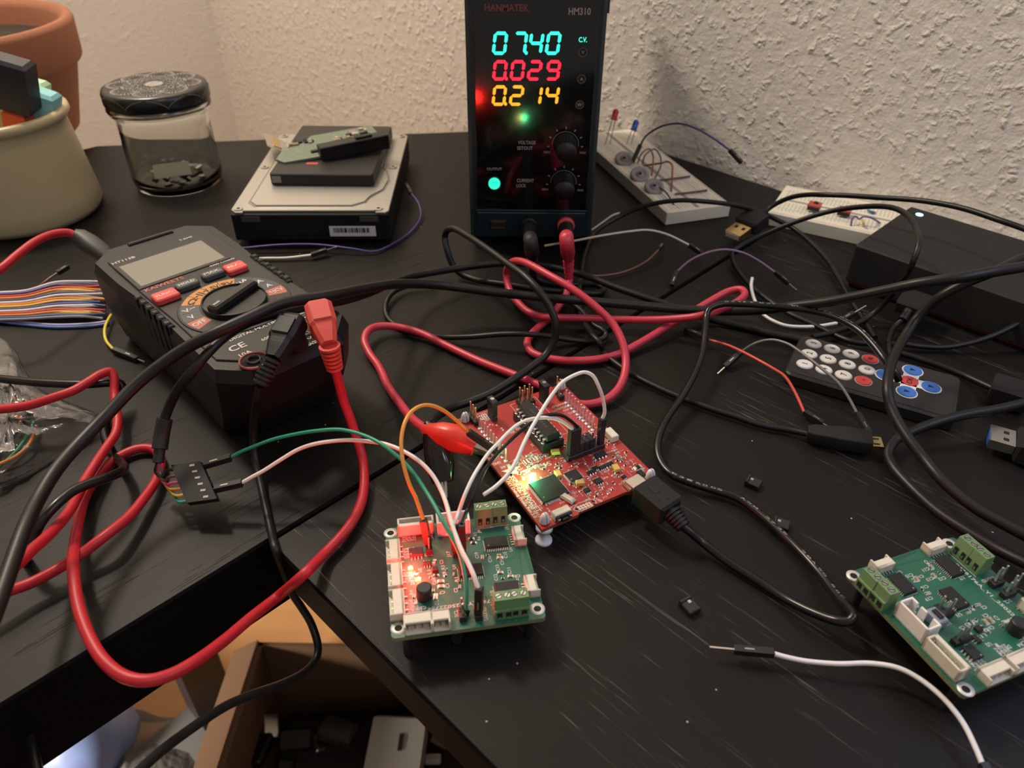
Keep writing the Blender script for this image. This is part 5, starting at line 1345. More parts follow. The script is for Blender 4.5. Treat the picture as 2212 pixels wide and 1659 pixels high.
a, b, c_ = P(1590, 504, 7), P(1608, 491, 9), P(1652, 458, 14)
dd = (c_ - b).normalized(); upv = Vector((-.45, -.35, .8))
mb = MB(); mb.bar(a - dd * .004, b, .0122, .0045, K_GOLD, upv, .0004); mb.bar(a - dd * .0042, a - dd * .0036, .0105, .0032, K_WHITE, upv)
x = dd.cross(upv).normalized(); y = x.cross(dd)
for s_ in (-1, 1): mb.bar(a.lerp(b, .3) + x * .0028 * s_ + y * .00225, a.lerp(b, .6) + x * .0028 * s_ + y * .00225, .0022, .0002, K_HOLE, upv)
mb.build('metal_plug', t, True, 'gold usb plug')
mb = MB(); mb.bar(b, b.lerp(c_, .75), .0165, .0085, K_MATTE, upv, .0012); mb.tube([b.lerp(c_, .7), c_], .0030, K_MATTE, 14, 1, spline=False); mb.build('overmould', t, True)
cable('black_cable', 'black cable in a tall loop over the second breadboard and the box', 'cable', [(1881, 743, 4), (1840, 738, 4), (1800, 722, 3), (1755, 700, 3), (1710, 680, 3), (1662, 650, 3), (1617, 613, 3), (1595, 586, 3), (1583, 562, 4), (1582, 546, 7), (1600, 532, 10), (1640, 512, 16), (1705, 484, 26), (1795, 456, 38), (1873, 446, 48), (1924, 448, 54), (1958, 463, 57), (1979, 494, 58), (1984, 530, 57), (1972, 567, 50), (1952, 602, 36), (1920, 645, 18), (1888, 676, 8), (1850, 700, 4), (1800, 718, 4), (1755, 728, 4)], 3.1, K_CABLE)
V1 = [(2290, 530, 66), (2212, 556, 64), (2150, 586, 62), (2090, 610, 58), (2043, 634, 52), (2006, 661, 44), (1978, 691, 37), (1955, 726, 32), (1938, 756, 30), (1927, 780, 29), (1920, 806, 29), (1917, 843, 27), (1925, 880, 23), (1944, 919, 20), (1968, 955, 18), (1996, 991, 16), (2024, 1026, 15), (2052, 1054, 14), (2108, 1098, 13), (2170, 1133, 13), (2212, 1155, 13), (2290, 1190, 13)]
cable('power_cable', 'thick black cable crossing the remote from top to bottom', 'cable', V1, 4.6, K_CABLE)
V2 = [(2290, 855, 16), (2212, 871, 15), (2155, 884, 14), (2080, 897, 13), (2015, 915, 11), (1970, 932, 8), (1940, 946, 6), (1922, 968, 5), (1918, 985, 4), (1930, 1010, 4), (1965, 1050, 4), (2026, 1106, 4), (2088, 1147, 5), (2150, 1184, 6), (2212, 1215, 8), (2290, 1250, 10)]
cable('power_cable', 'thick black cable bending sharply under another at the right edge', 'cable', V2, 4.6, K_CABLE)
cable('thin_black_cable', 'thin black cable curving in front of the black box at right', 'cable', [(2290, 650, 22), (2212, 692, 16), (2155, 721, 10), (2099, 740, 6), (2043, 750, 3), (1987, 748, 3), (1945, 742, 4), (1915, 744, 5)], 3.0, K_CABLE)
t, w = cable('usb_cable', 'black usb cable lying behind the remote, its plug at the right edge', 'cable', [(1930, 758, 3), (1975, 772, 3), (2030, 790, 3), (2080, 810, 3), (2120, 828, 4), (2150, 842, 5)], 3.4, K_CABLE)
mb = MB(); a, b = P(2140, 836, 6), P(2225, 862, 6); mb.bar(a, b, .0160, .0085, K_MATTE, bev=.001); mb.build('overmould', t, True)
t, w = cable('usb_cable', 'short black cable plugged into the front of the black box', 'cable', [(1950, 690, 9), (1934, 704, 6), (1924, 722, 5), (1920, 745, 5), (1923, 765, 5), (1930, 785, 4)], 3.0, K_CABLE)
mb = MB(); a, b = P(1985, 640, 14), P(1962, 672, 12); mb.bar(a, b, .015, .007, K_MATTE, bev=.0008); mb.tube([b, P(1949, 692, 9)], .0026, K_BLACK, 12, 1, spline=False); mb.build('overmould', t, True)

# blue usb 3 plug at the right edge
t = thing('usb_plug', 'silver usb plug with blue insert pointing left at the right edge', 'plug', TR(P(2170, 945, 3)))
a, b, c_ = P(2136, 941, 6.4), P(2192, 957, 6.4), P(2290, 985, 6.4)
mb = MB(); mb.bar(a, b, .0122, .0046, K_STEEL, bev=.0003)
dd = (b - a).normalized(); x = dd.cross(Vector((0, 0, 1))).normalized()
for s_ in (-1, 1):
    q = a.lerp(b, .5) + x * .0026 * s_ + Vector((0, 0, .00235)); mb.bar(q, q + dd * .0022, .0020, .00012, K_HOLE)
    q = a.lerp(b, .86) + x * .0030 * s_ + Vector((0, 0, .00235)); mb.bar(q, q + dd * .0006, .0006, .0003, K_SILVER)
mb.build('metal_shell', t, True)
mb = MB(); mb.bar(a - dd * .0003, a + dd * .001, .0108, .0034, mat('usb_blue', (.03, .10, .42), .5)); mb.build('insert', t, True)
mb = MB(); mb.bar(b, c_, .0165, .0088, K_MATTE, bev=.0012); mb.build('overmould', t, True)

# ---------------------------------------------------------------- left side cables
R2 = [(-70, 890, 14), (0, 884, 16), (60, 876, 18), (112, 860, 20), (160, 843, 21), (195, 822, 21), (220, 807, 21), (238, 803, 20), (246, 815, 18), (247, 845, 14), (250, 880, 11), (254, 910, 9), (249, 938, 8), (231, 965, 8), (207, 1001, 9), (183, 1040, 10), (149, 1105, 14), (108, 1153, 20), (68, 1189, 26), (36, 1220, 30), (0, 1247, 34), (-60, 1290, 38)]
cable('test_lead', 'red lead with a tight bend beside the plastic bag at left', 'cable', R2, 4.1, K_RED)
L2 = [(-70, 808, 12), (0, 818, 14), (93, 827, 16), (187, 830, 16), (232, 827, 15), (258, 828, 13), (264, 838, 11), (256, 858, 8), (240, 885, 5), (229, 910, 3), (226, 935, 3), (234, 962, 3), (248, 985, 3), (262, 1000, 5), (268, 1010, 9), (257, 1021, 14), (230, 1032, 18), (195, 1044, 21), (160, 1059, 23), (121, 1090, 24), (88, 1128, 22), (66, 1175, 16), (53, 1225, 0, 355), (47, 1290, 0, 350), (46, 1373, 0, 345), (51, 1472, 0, 338), (62, 1570, 0, 330), (84, 1690, 0, 320)]
cable('black_cable', 'black cable looping beside the red leads and hanging down at the left', 'cable', L2, 4.0, K_CABLE_GLOSS)
R3 = [(-60, 615, 40), (0, 582, 44), (40, 549, 46), (80, 520, 47), (118, 505, 46), (148, 503, 44), (165, 510, 42)]
t, w = cable('test_lead', 'red test lead with dark rubber boot behind the multimeter top corner', 'cable', R3, 4.4, K_RED)
mb = MB(); pts = [P(158, 506, 43), P(172, 512, 41), P(195, 528, 38), (P(220, 546, 35)), P(238, 560, 33)]
sleeve(mb, pts, [6, 9, 11, 10, 6], [6, 9, 10, 9, 5], mat('dark_green_grey_rubber', (.035, .036, .034), .5)); mb.build('boot', t, True)

# rainbow ribbon of jumper wires
t = thing('ribbon_cable', 'flat bundle of rainbow coloured jumper wires left of the multimeter', 'cable', TR(P(100, 650, 4)))
cols = [('white', (.70, .67, .64)), ('purple', (.10, .08, .26)), ('brown', (.13, .05, .03)), ('red', (.50, .06, .04)), ('orange', (.72, .25, .04)), ('yellow', (.72, .50, .06)), ('navy', (.05, .06, .2)), ('white', (.70, .67, .64)), ('grey', (.22, .2, .2)), ('orange', (.72, .22, .04)), ('yellow', (.72, .5, .06)), ('blue', (.04, .10, .28)), ('purple', (.10, .08, .26)), ('white', (.70, .67, .64)), ('grey', (.22, .2, .2)), ('red', (.5, .06, .04)), ('orange', (.7, .22, .04)), ('yellow', (.7, .5, .06)), ('blue', (.04, .1, .28)), ('grey', (.25, .23, .25))]
for k, (nm, c) in enumerate(cols):
    u = k / (len(cols) - 1); y0 = 632 + 58 * u; y1 = 608 + 76 * u
    j = lambda a: a + (1.2 * math.sin(k * 2.1))
    mb = MB(); mb.tube([P(-60, y0 + 4, 6 - 4 * u), P(0, j(y0), 8 - 5 * u), P(60, j(y0 - 5 + 3 * u), 11 - 7 * u), P(120, j(y1 + 2 - 2 * u), 12 - 8 * u), P(180, y1, 10 - 7 * u), P(228 - 6 * (k % 3), y1 + 1 + 4 * math.sin(k * 1.7), 7 - 5 * u)], .00078, mat('wire_' + nm + str(k), c, .45), 8, 5)
    mb.build('wire', t, True, nm + ' wire')
t = thing('ribbon_cable', 'pair of blue and lilac wires lying below the rainbow bundle', 'cable', TR(P(120, 702, 1)))
for k, c in enumerate(((.42, .38, .60), (.10, .16, .42))):
    mb = MB(); mb.tube([P(-40, 684 + 5 * k, 1), P(60, 697 + 5 * k, 1), P(120, 702 + 5 * k, 1), P(200, 699 + 5 * k, 1), P(235, 694 + 5 * k, 1)], .0008, mat('pair_%d' % k, c, .45), 8, 5); mb.build('wire', t, True)
jumper('brown jumper wire end poking up behind the rainbow bundle', (.20, .11, .08), [(85, 618, 6), (97, 609, 8), (110, 599, 9), (124, 590, 10)], 1.4, a=None, b=((124, 590, 10), (147, 576, 10), None))
jumper('yellow jumper wire with black end lying beside the multimeter', (.70, .56, .05), [(240, 680, 3), (232, 694, 4), (226, 712, 4), (229, 735, 3), (245, 755, 2.5)], 1.6, b=((245, 755, 2.5), (297, 776, 1.8), 5))
jumper('purple jumper wire curling round the hard drive', (.07, .045, .20), [(522, 536, 4), (545, 534, 4), (600, 529, 5), (680, 528, 5), (760, 537, 4), (808, 543, 2), (850, 526, 1.5), (892, 496, 1.5), (909, 466, 3), (904, 440, 6), (888, 417, 8)], 1.3, b=((888, 418, 8), (877, 398, 8), None))
jumper('white jumper wire with pin, in front of the hard drive', (.72, .69, .63), [(545, 560, 2), (568, 558, 2), (620, 557, 2), (672, 551, 3)], 1.6, b=((672, 551, 3), (706, 540, 4), 8))

# plastic bag with wires
rs = random.Random(11)
M_FILM = thin_clear('clear_bag_film', (.88, .86, .84), .13, .03, 1.0, 26, (.16, .15, .145))
outl = [(-60, 700), (10, 735), (30, 760), (50, 800), (75, 835), (120, 860), (170, 880), (212, 897), (216, 912), (185, 942), (150, 968), (100, 1000), (50, 1028), (0, 1048), (-60, 1065)]
t = thing('plastic_bag', 'crumpled clear plastic bag with coloured wires inside at the left edge', 'bag', TR(P(60, 930, 2)))
top = []; nn = len(outl)
ctr = (20, 905)
mb = MB(); rings_ = []
for k in range(9):
    f = 1 - k / 8; f = f ** .8
    rings_.append([P(ctr[0] + (x - ctr[0]) * f, ctr[1] + (y - ctr[1]) * f, .8 + 11 * (1 - f ** 2) ** .6 + (rs.uniform(-2.2, 2.2) if 0 < k < 8 else 0)) for x, y in outl])
R2_ = []
for rr in rings_:
    q = [Vector(p) for p in rr]; R2_.append(cr(q + [q[0]], 3)[:-1])
for i, rr in enumerate(R2_):
    if 0 < i: R2_[i] = [p + Vector((0, 0, rs.uniform(-.0012, .0012))) for p in rr]
mb.rings(R2_, M_FILM, True, True, False); mb.build('film', t, True)
mb = MB(); mb.tube([P(x, y, 1.4) for x, y in outl[1:-1]], .0007, M_FILM, 6, 4); mb.build('seam', t, True)
bw = [('yellow', (.70, .45, .05), [(-30, 745, 3), (20, 770, 4), (40, 815, 5), (42, 860, 5), (10, 900, 4), (-30, 930, 3)]), ('yellow', (.70, .45, .05), [(-30, 765, 3), (8, 782, 5), (26, 830, 5), (15, 880, 5), (-20, 910, 3)]), ('orange', (.72, .25, .04), [(30, 860, 4), (38, 900, 4), (26, 925, 3), (14, 942, 3)]),
      ('red', (.55, .06, .05), [(38, 880, 4), (46, 905, 4), (36, 932, 3)]), ('green', (.02, .25, .13), [(76, 895, 5), (70, 920, 5), (50, 955, 4), (20, 990, 3), (-20, 1020, 2)]), ('orange', (.75, .34, .14), [(78, 920, 4), (62, 960, 5), (35, 985, 4), (-20, 1010, 3)]),
      ('blue', (.05, .08, .30), [(8, 820, 5), (6, 870, 5), (2, 940, 4), (-10, 980, 3)]), ('teal', (.02, .16, .14), [(-20, 800, 4), (12, 845, 4), (4, 890, 4), (-20, 915, 3)])]
for nm, c, pts in bw:
    o = thing('jumper_wire', nm + ' loose wire curled inside the plastic bag', 'wire', TR(pt(pts[1])), 'wires inside the plastic bag')
    if nm in ('yellow', 'orange'): o['label'] = {'yellow': ['outer yellow wire curled inside the plastic bag', 'inner yellow wire curled inside the plastic bag'][pts[0][1] == 765], 'orange': ['short orange wire beside the red one inside the bag', 'long pale orange wire at the bottom of the bag'][pts[0][1] == 920]}[nm]
    MB().tube([pt(p) for p in pts], .00075, mat('bag_' + nm, c, .45), 8, 6).build('insulation', o, True)
# ================================================================ right side
jumper('cream jumper wire passing behind the red banana plug', (.62, .57, .47), [(1176, 531, 5), (1205, 526, 6), (1242, 520, 8), (1300, 509, 12), (1360, 500, 14), (1400, 497, 14), (1440, 506, 12), (1490, 530, 7)], 1.5, b=((1489, 529, 7), (1516, 548, 4), None))
jumper('short cream wire leaning behind the black cable near the supply', (.55, .50, .42), [(1278, 497, 2), (1305, 478, 6), (1322, 466, 9), (1338, 460, 10)], 1.4)
jumper('brown jumper wire curving right of the supply', (.17, .075, .045), [(1250, 586, 2), (1275, 595, 2), (1306, 595, 2), (1352, 586, 2), (1397, 564, 3), (1423, 539, 5)], 1.3, b=((1423, 539, 5), (1432, 528, 6), None))
jumper('lilac jumper wire arching above the red loop', (.30, .17, .27), [(1463, 586, 6), (1490, 563, 12), (1527, 546, 17), (1565, 539, 19), (1605, 546, 17), (1640, 564, 12), (1674, 588, 7)], 1.35, a=((1463, 586, 6), (1451, 617, 1.5), None), b=((1674, 588, 7), (1704, 613, 3), 6))
jumper('white thick jumper wire passing under the printed black cable', (.72, .69, .64), [(1625, 600, 12), (1623, 620, 9), (1631, 650, 4), (1650, 680, 2), (1672, 694, 2), (1697, 703, 2), (1735, 706, 2), (1771, 704, 3), (1808, 698, 4)], 1.9, b=((1808, 698, 4), (1845, 676, 7), 9))
jumper('red jumper wire left of the remote', (.60, .075, .05), [(1532, 734, 5), (1570, 745, 7), (1600, 758, 9), (1640, 779, 11), (1668, 795, 11), (1695, 813, 10), (1716, 845, 7), (1737, 890, 3)], 1.5, a=((1533, 734, 5), (1480, 712, 2), None), b=((1737, 890, 3), (1777, 915, 2), 6))
jumper('grey jumper wire arching over the remote corner', (.17, .16, .155), [(1604, 758, 6), (1630, 742, 12), (1665, 734, 17), (1700, 742, 19), (1730, 761, 19), (1780, 800, 18), (1812, 828, 16), (1835, 862, 12), (1851, 892, 9)], 1.4, a=((1604, 758, 6), (1566, 793, 2), 6), b=((1851, 892, 9), (1878, 938, 7), None))
jumper('white jumper wire with silver pin at the bottom right', (.70, .68, .68), [(1671, 1412, 5), (1700, 1420, 5), (1740, 1428, 5), (1810, 1434, 6), (1880, 1433, 7), (1940, 1443, 8), (1990, 1469, 8), (2040, 1511, 8), (2080, 1561, 7), (2105, 1610, 6), (2122, 1650, 5)], 1.75, a=((1672, 1411, 5), (1585, 1403, 5), 8), b=((2121, 1648, 5), (2150, 1700, 4), None))

# loose jumper caps
def jcap(px, py, yaw, label):
    p = P(px, py, 1.3); t = thing('jumper_shunt', label, 'jumper shunt', TR((p.x, p.y, T)) @ Matrix.Rotation(math.radians(yaw), 4, 'Z'), 'loose jumper caps on the near desk')
    mb = MB(); mb.box((0, 0, .00135), (.0060, .0050, .0026), K_HOUSING, .0003); mb.box((-.0026, 0, .0017), (.0012, .0052, .0032), K_HOUSING, .0003); mb.build('cap_body', t)
    mb = MB(); mb.box((-.0012, .0006, .00272), (.0012, .0012, .0001), K_SILVER); mb.build('contact', t)


jcap(1628, 1044, -35, 'black jumper cap highest of the three, above the printed usb cable')
jcap(1688, 1134, -25, 'black jumper cap half hidden behind the printed usb cable')
jcap(1490, 1311, -60, 'black jumper cap inside the usb cable loop, nearest the camera')

# remote control
RF = frame(178.5, 303.5, 6.6, -32.0)
q = [P(1700, 800, 6.6), P(1733, 727, 6.6), P(2083, 818, 6.6), P(2050, 905, 6.6)]
ux = ((q[2] + q[3]) / 2 - (q[0] + q[1]) / 2); yaw = math.degrees(math.atan2(ux.y, ux.x)); cc = sum(q, Vector()) / 4
RF = frame(cc.x * 1000, cc.y * 1000, 6.6, yaw); RL = ux.length + .002; RW = .0400
t = thing('remote_control', 'slim black infrared remote with white, red and blue round buttons', 'remote control', RF.M)
mb = MB(); mb.prism(rrect(RL, RW, .0045), -.0066, 0, mat('remote_black', (.017, .016, .016), .42), .0008); mb.build('case', t)
mb = MB(); mb.prism(rrect(RL - .004, RW - .004, .0035), -.0001, .0003, mat('remote_membrane', (.016, .015, .0145), .5, bump=.2, bscale=2500), .0001); mb.build('membrane', t)
M_BW = mat('button_white', (.66, .64, .60), .5); M_BR = mat('button_red', (.52, .045, .04), .5); M_BB = mat('button_blue', (.035, .15, .50), .5); M_RG = mat('button_ring', (.40, .38, .36), .5)
btn = [('1', 1738, 788, M_BW), ('2', 1747, 767, M_BW), ('3', 1757, 744, M_BW), ('4', 1779, 799, M_BW), ('5', 1788, 777, M_BW), ('6', 1797, 754, M_BW), ('7', 1822, 811, M_BW), ('8', 1830, 788, M_BW), ('9', 1839, 764, M_BW), ('*', 1865, 823, M_BR), ('0', 1873, 800, M_BW), ('#', 1881, 777, M_BR)]
c1 = RF.pix(1738, 788); c3 = RF.pix(1757, 744); cs = RF.pix(1865, 823)
gy = (c3.y - c1.y) / 2; gx = (cs.x - c1.x) / 3
for k, (s_, px, py, m) in enumerate(btn):
    x = c1.x + gx * (k // 3); y = c1.y + gy * (k % 3); mb = MB()
    mb.cyl((x, y, .0002), .0042, .0002, M_RG, 32); mb.cyl((x, y, .00045), .0038, .00025, m, 32); mb.cyl((x, y, .00045), .00345, .00045, m, 32, bev=.0001)
    mb.text(s_, .0028, x, y, K_IC, 90 if s_ not in '*#' else 0, .00095); mb.build('button', t, label={'*': 'red star button', '#': 'red hash button'}.get(s_, 'white button ' + s_))
ok = RF.pix(1964, 825); up_ = RF.pix(1971, 802); rt = RF.pix(2010, 838); dn = RF.pix(1958, 848); lf = RF.pix(1912, 812)
mb = MB(); M_PADW = mat('white_keypad_print', (.68, .67, .66), .5)
for p_ in (up_, rt, dn, lf):
    d_ = Vector((p_.x - ok.x, p_.y - ok.y)); n_ = Vector((-d_.y, d_.x)).normalized(); rr = .0050
    mb.cyl((p_.x, p_.y, .00031), rr, .0001, M_PADW, 32)
    a = Vector((ok.x, ok.y)); b = Vector((p_.x, p_.y)); w0, w1 = .0036, .0036
    mb.add([(*(a + n_ * w0), .0004), (*(a - n_ * w0), .0004), (*(b - n_ * w1), .0004), (*(b + n_ * w1), .0004)], [[0, 1, 2, 3][::-1]], M_PADW)
mb.build('keypad_print', t)
for nm, p_, m in (('up', up_, M_BB), ('right', rt, M_BB), ('down', dn, M_BB), ('left', lf, M_BB), ('OK', ok, M_BR)):
    mb = MB(); mb.cyl((p_.x, p_.y, .00045), .0043 if nm != 'OK' else .0040, .00045, m, 32, bev=.0001)
    if nm == 'OK': mb.text('OK', .0026, p_.x, p_.y, K_IC, 90, .00095)
    else: mb.prism([(p_.x - .0013, p_.y - .0012), (p_.x + .0015, p_.y), (p_.x - .0013, p_.y + .0012)], .0009, .00096, K_IC)
    mb.build('button', t, label=('blue ' + nm + ' arrow button') if nm != 'OK' else 'red OK button')

# black box with indicator light
BH = .0275
bA = P(1848, 528, 27.5); dirx = Vector((S2, -S2, 0)); diry = Vector((S2, S2, 0))
Lb = .20; Db = (P(1970, 446, 27.5) - bA).length
BF = Frame(bA + dirx * (Lb / 2) + diry * (Db / 2) - Vector((0, 0, BH)), Matrix((dirx, diry, Vector((0, 0, 1)))).transposed())
t = thing('black_box', 'large matt black box with a small white-blue light, against the right wall', 'box', BF.M)
mb = MB(); mb.prism(rrect(Lb, Db, .0015, 3), .0035, BH, mat('matt_black_shell', (.013, .0125, .012), .6, spec=.35, bump=.3, bscale=1800), .0008); mb.build('shell', t)
mb = MB(); mb.prism(rrect(Lb - .004, Db - .004, .0015, 3), 0, .0030, K_BLACK, 0); mb.build('base', t)
mb = MB(); mb.prism(rrect(Lb - .001, Db - .001, .0015, 3), .0028, .0042, mat('dark_red_stripe', (.12, .006, .012), .5), 0); mb.build('red_stripe', t)
p = BF.pix(1986, 464, BH); mb = MB(); mb.cyl((p.x, p.y, BH), .0022, .0003, emat('ice_blue_indicator', (.35, .85, 1.0), 3.5), 20); mb.build('indicator_light', t)

# breadboards
M_BB_ = mat('breadboard_plastic', (.74, .68, .54), .5, bscale=60); M_BS = mat('breadboard_slot', (.30, .28, .25), .7)


def breadboard(F, L, Wd, H, label, sticker=False):
    t = thing('breadboard', label, 'breadboard', F.M)
    mb = MB(); mb.prism(rrect(L, Wd, .0008, 2), 0, H, M_BB_, .0005); mb.build('body', t)
    mb = MB(); nx = int(L / .00254) - 2
    mb.box((0, 0, H + .00001), (L - .004, .0030, .0001), M_BS)
    for j in list(range(-7, 8)):
        if abs(j) < 2: continue
        for i in range(nx):
            if j in (-7, 7) and i % 6 == 5: continue
            x = (i - (nx - 1) / 2) * .00254; y = j * .00254 + (.0012 if j > 0 else -.0012)
            if abs(y) > Wd / 2 - .001: continue
            mb.add([(x - .0005, y - .0005, H + .00004), (x + .0005, y - .0005, H + .00004), (x + .0005, y + .0005, H + .00004), (x - .0005, y + .0005, H + .00004)], [[0, 1, 2, 3]], M_BS)
    mb.build('contact_holes', t)
    mb = MB()
    for s_ in (-1, 1):
        y = s_ * (Wd / 2 - .0018)
        mb.line([(-L / 2 + .003, y), (L / 2 - .003, y)], .0005, mat('pink_rail_line', (.55, .20, .17), .5), H + .00005)
        mb.line([(-L / 2 + .003, y - s_ * .0095), (L / 2 - .003, y - s_ * .0095)], .0005, mat('blue_rail_line', (.22, .26, .42), .5), H + .00005)
    mb.build('rail_lines', t)
    return t


b0 = (P(1435, 470, 0) + Vector((0, 0, 0))); b1 = P(1578, 445, 0); b2 = P(1400, 290, 0)
c0 = P(1437, 487, 0); c1_ = P(1574, 468, 0); ax = (c1_ - c0); L1v = Vector((-.265, .964, 0))
yawb = math.degrees(math.atan2(ax.y, ax.x))
ly = Vector((-math.sin(math.radians(yawb + 0)), math.cos(math.radians(yawb)), 0))
mid = (c0 + c1_) / 2
B1F = Frame(Vector((mid.x, mid.y, T)) + ly * .0825, Matrix((ly, Vector((-ly.y, ly.x, 0)), Vector((0, 0, 1)))).transposed())
breadboard(B1F, .165, ax.length, .0095, 'white breadboard with three sensors, right of the bench power supply')
d0 = P(1660, 487, 0); d1 = P(1843, 527, 0); dv = (d1 - d0).normalized(); dn_ = Vector((-dv.y, dv.x, 0))
B2F = Frame(d0 + dv * .080 + dn_ * .0275, Matrix((dv, dn_, Vector((0, 0, 1)))).transposed())
breadboard(B2F, .165, .055, .0095, 'white breadboard with two red modules, behind the black box')


def led5(F, px, py, h, col, label, lean=(0, 0), leg=22):
    p = F.pix(px, py, .0095); b = F.M @ p
    t = thing('led', label, 'led', TR(b))
    tip = Vector((lean[0], lean[1], leg / 1000))
    ax_ = tip.normalized()
    mb = MB()
    for s_ in (-1, 1): mb.bar(b + Vector((s_ * .0020, 0, -.001)), b + tip + Vector((s_ * .0013, 0, 0)), .0005, .0005, K_SILVER)
    mb.build('legs', t, True)
    mb = MB(); mb.X = lift(b + tip, ax_); mb.lathe([(0, 0), (.0029, 0), (.0029, .001), (.0025, .001), (.0025, .0062), (.0021, .0076), (.0012, .0085), (0, .0088)], mat('led_' + label.split()[0], col, .25, trans=.25), 20, cap=False); mb.build('lens', t, True)


# base points of the leds on the boards
led5(B1F, 1312, 312, 0, (.62, .03, .02), 'red led standing on tall legs in the left breadboard', (.004, .004), 19)
led5(B1F, 1358, 312, 0, (.02, .12, .50), 'blue led standing beside the red one in the left breadboard', (.003, .002), 11)
led5(B2F, 1880, 425, 0, (.65, .52, .03), 'yellow led leaning on long legs in the right breadboard', (.012, .008), 20)
for k, (px, py) in enumerate(((1348, 344), (1382, 378), (1413, 404))):
    p = B1F.M @ B1F.pix(px, py, .0125); t = thing('sensor', ['round metal sensor farthest of three on the left breadboard', 'round metal sensor in the middle of three on the left breadboard', 'round metal sensor nearest of three on the left breadboard'][k], 'sensor', TR(p), 'sensors on the left breadboard')
    M_ = TR(p) @ Matrix.Rotation(math.radians(28), 4, 'X'); mb = MB(); mb.X = M_
    m = mat('grey_brown_ceramic', (.26, .22, .21), .5); mb.lathe([(.0, -.0012), (.0068, -.0012), (.0072, 0), (.0068, .0014), (.0044, .0014), (.0038, .0004), (.0026, .0004), (.0026, .0016), (0, .0018)], m, 28, cap=False); mb.build('disc', t, True)
    mb = MB(); mb.X = M_; mb.cyl((0, 0, .0017), .0013, .0002, K_HOLE, 14); mb.build('centre_hole', t, True)
    mb = MB()
    for s_ in (-1, 1): mb.bar(p + Vector((s_ * .0025, 0, -.001)), p + Vector((s_ * .0025, 0, -.0034)), .0006, .0006, K_SILVER)
    mb.build('legs', t, True)
h = .0095


def bwire(name, label, pts, col, dia=1.2, F=B1F, g=None):
    w = [F.M @ F.pix(x, y, h + z / 1000) for x, y, z in pts]
    t = thing('hookup_wire', label, 'wire', TR(w[0]), g); MB().tube(w, dia / 2000, mat('hookup_' + name, col, .5), 8, 6).build('insulation', t, True)


bwire('rust', 'rust red hookup wire arched across the left breadboard, farthest back', [(1378, 352, 0), (1384, 335, 9), (1392, 326, 12), (1403, 322, 12), (1410, 333, 9), (1408, 380, 0)], (.28, .07, .05))
bwire('grey', 'grey hookup wire arch beside the rust red one on the breadboard', [(1388, 355, 0), (1394, 335, 10), (1412, 322, 14), (1425, 335, 12), (1428, 355, 7), (1415, 385, 0)], (.09, .10, .10))
bwire('rust', 'rust red hookup wire with square bend, nearest on the left breadboard', [(1390, 358, 0), (1410, 355, 3), (1430, 352, 8), (1441, 349, 9), (1451, 355, 9), (1452, 380, 5), (1450, 414, 0)], (.28, .06, .05), 1.5)
bwire('brown', 'brown flat hookup wire on the left breadboard, farther of two', [(1424, 389, 1), (1455, 386, 1.5), (1490, 381, 1)], (.08, .055, .04), 1.5)
bwire('brown', 'brown flat hookup wire on the left breadboard, nearer of two', [(1458, 419, 1), (1490, 416, 1.5), (1527, 411, 1)], (.08, .055, .04), 1.5)
bwire('darkgrey', 'dark sensor lead bending down at the near end of the breadboard', [(1425, 405, 3), (1438, 415, 4), (1450, 432, 2), (1456, 443, 0)], (.06, .055, .06))
jumper('blue jumper wire in a high arch above the left breadboard', (.06, .055, .16), [(1383, 315, 31), (1392, 298, 38), (1408, 284, 46), (1435, 271, 54), (1468, 267, 58), (1505, 278, 58), (1540, 298, 54), (1577, 325, 46)], 1.4, b=((1576, 324, 46), (1602, 352, 40), None))
bj = bpy.data.objects['jumper_wire']
tj = [o for o in bpy.data.objects if o.get('label', '').startswith('blue jumper wire in a high')][0]
dupont(tj, P(1383, 314, 31), B1F.M @ B1F.pix(1367, 348, h + .0005))
for k, (px, py) in enumerate(((1759, 447), (1824, 458))):
    p = B2F.M @ B2F.pix(px, py, h + .0028); t = thing('sensor_module', ['small red square module, left one on the right breadboard', 'small red square module, right one on the right breadboard'][k], 'circuit board', B2F.M.to_3x3().to_4x4() if False else Matrix.Translation(p) @ B2F.R.to_4x4(), 'red modules on the right breadboard')
    mb = MB(); mb.box((0, 0, .0018), (.0085, .0085, .0012), mat('module_red', (.42, .07, .04), .5), .0001); mb.build('board', t)
    mb = MB(); mb.box((.0005, .001, .0029), (.0028, .0026, .0010), K_IC, .0002); mb.build('chip', t)
    mb = MB(); mb.box((0, -.003, -.0001), (.0080, .0024, .0026), K_HOUSING, .0002); mb.box((0, .003, -.0001), (.0080, .0024, .0026), K_HOUSING, .0002); mb.build('pin_header', t)
bwire('violet', 'violet hookup wire with two humps on the right breadboard', [(1838, 488, 0), (1842, 470, 5), (1850, 468, 5), (1856, 473, 4), (1865, 468, 6), (1880, 470, 6), (1900, 481, 0)], (.17, .11, .24), 1.3, B2F)
bwire('yellow', 'short yellow hookup wire in front of the violet one', [(1863, 475, 3), (1865, 481, 4), (1866, 489, 0)], (.62, .45, .06), 1.4, B2F)
bwire('skyblue', 'blue hookup wire behind the violet one on the right breadboard', [(1875, 454, 0), (1882, 457, 2), (1890, 460, 0)], (.05, .18, .34), 1.6, B2F)

# ================================================================ under the desks
FZ = 0.0
def floorpt(px, py, z=0.0): return P(px, py, (z - T) * 1000)


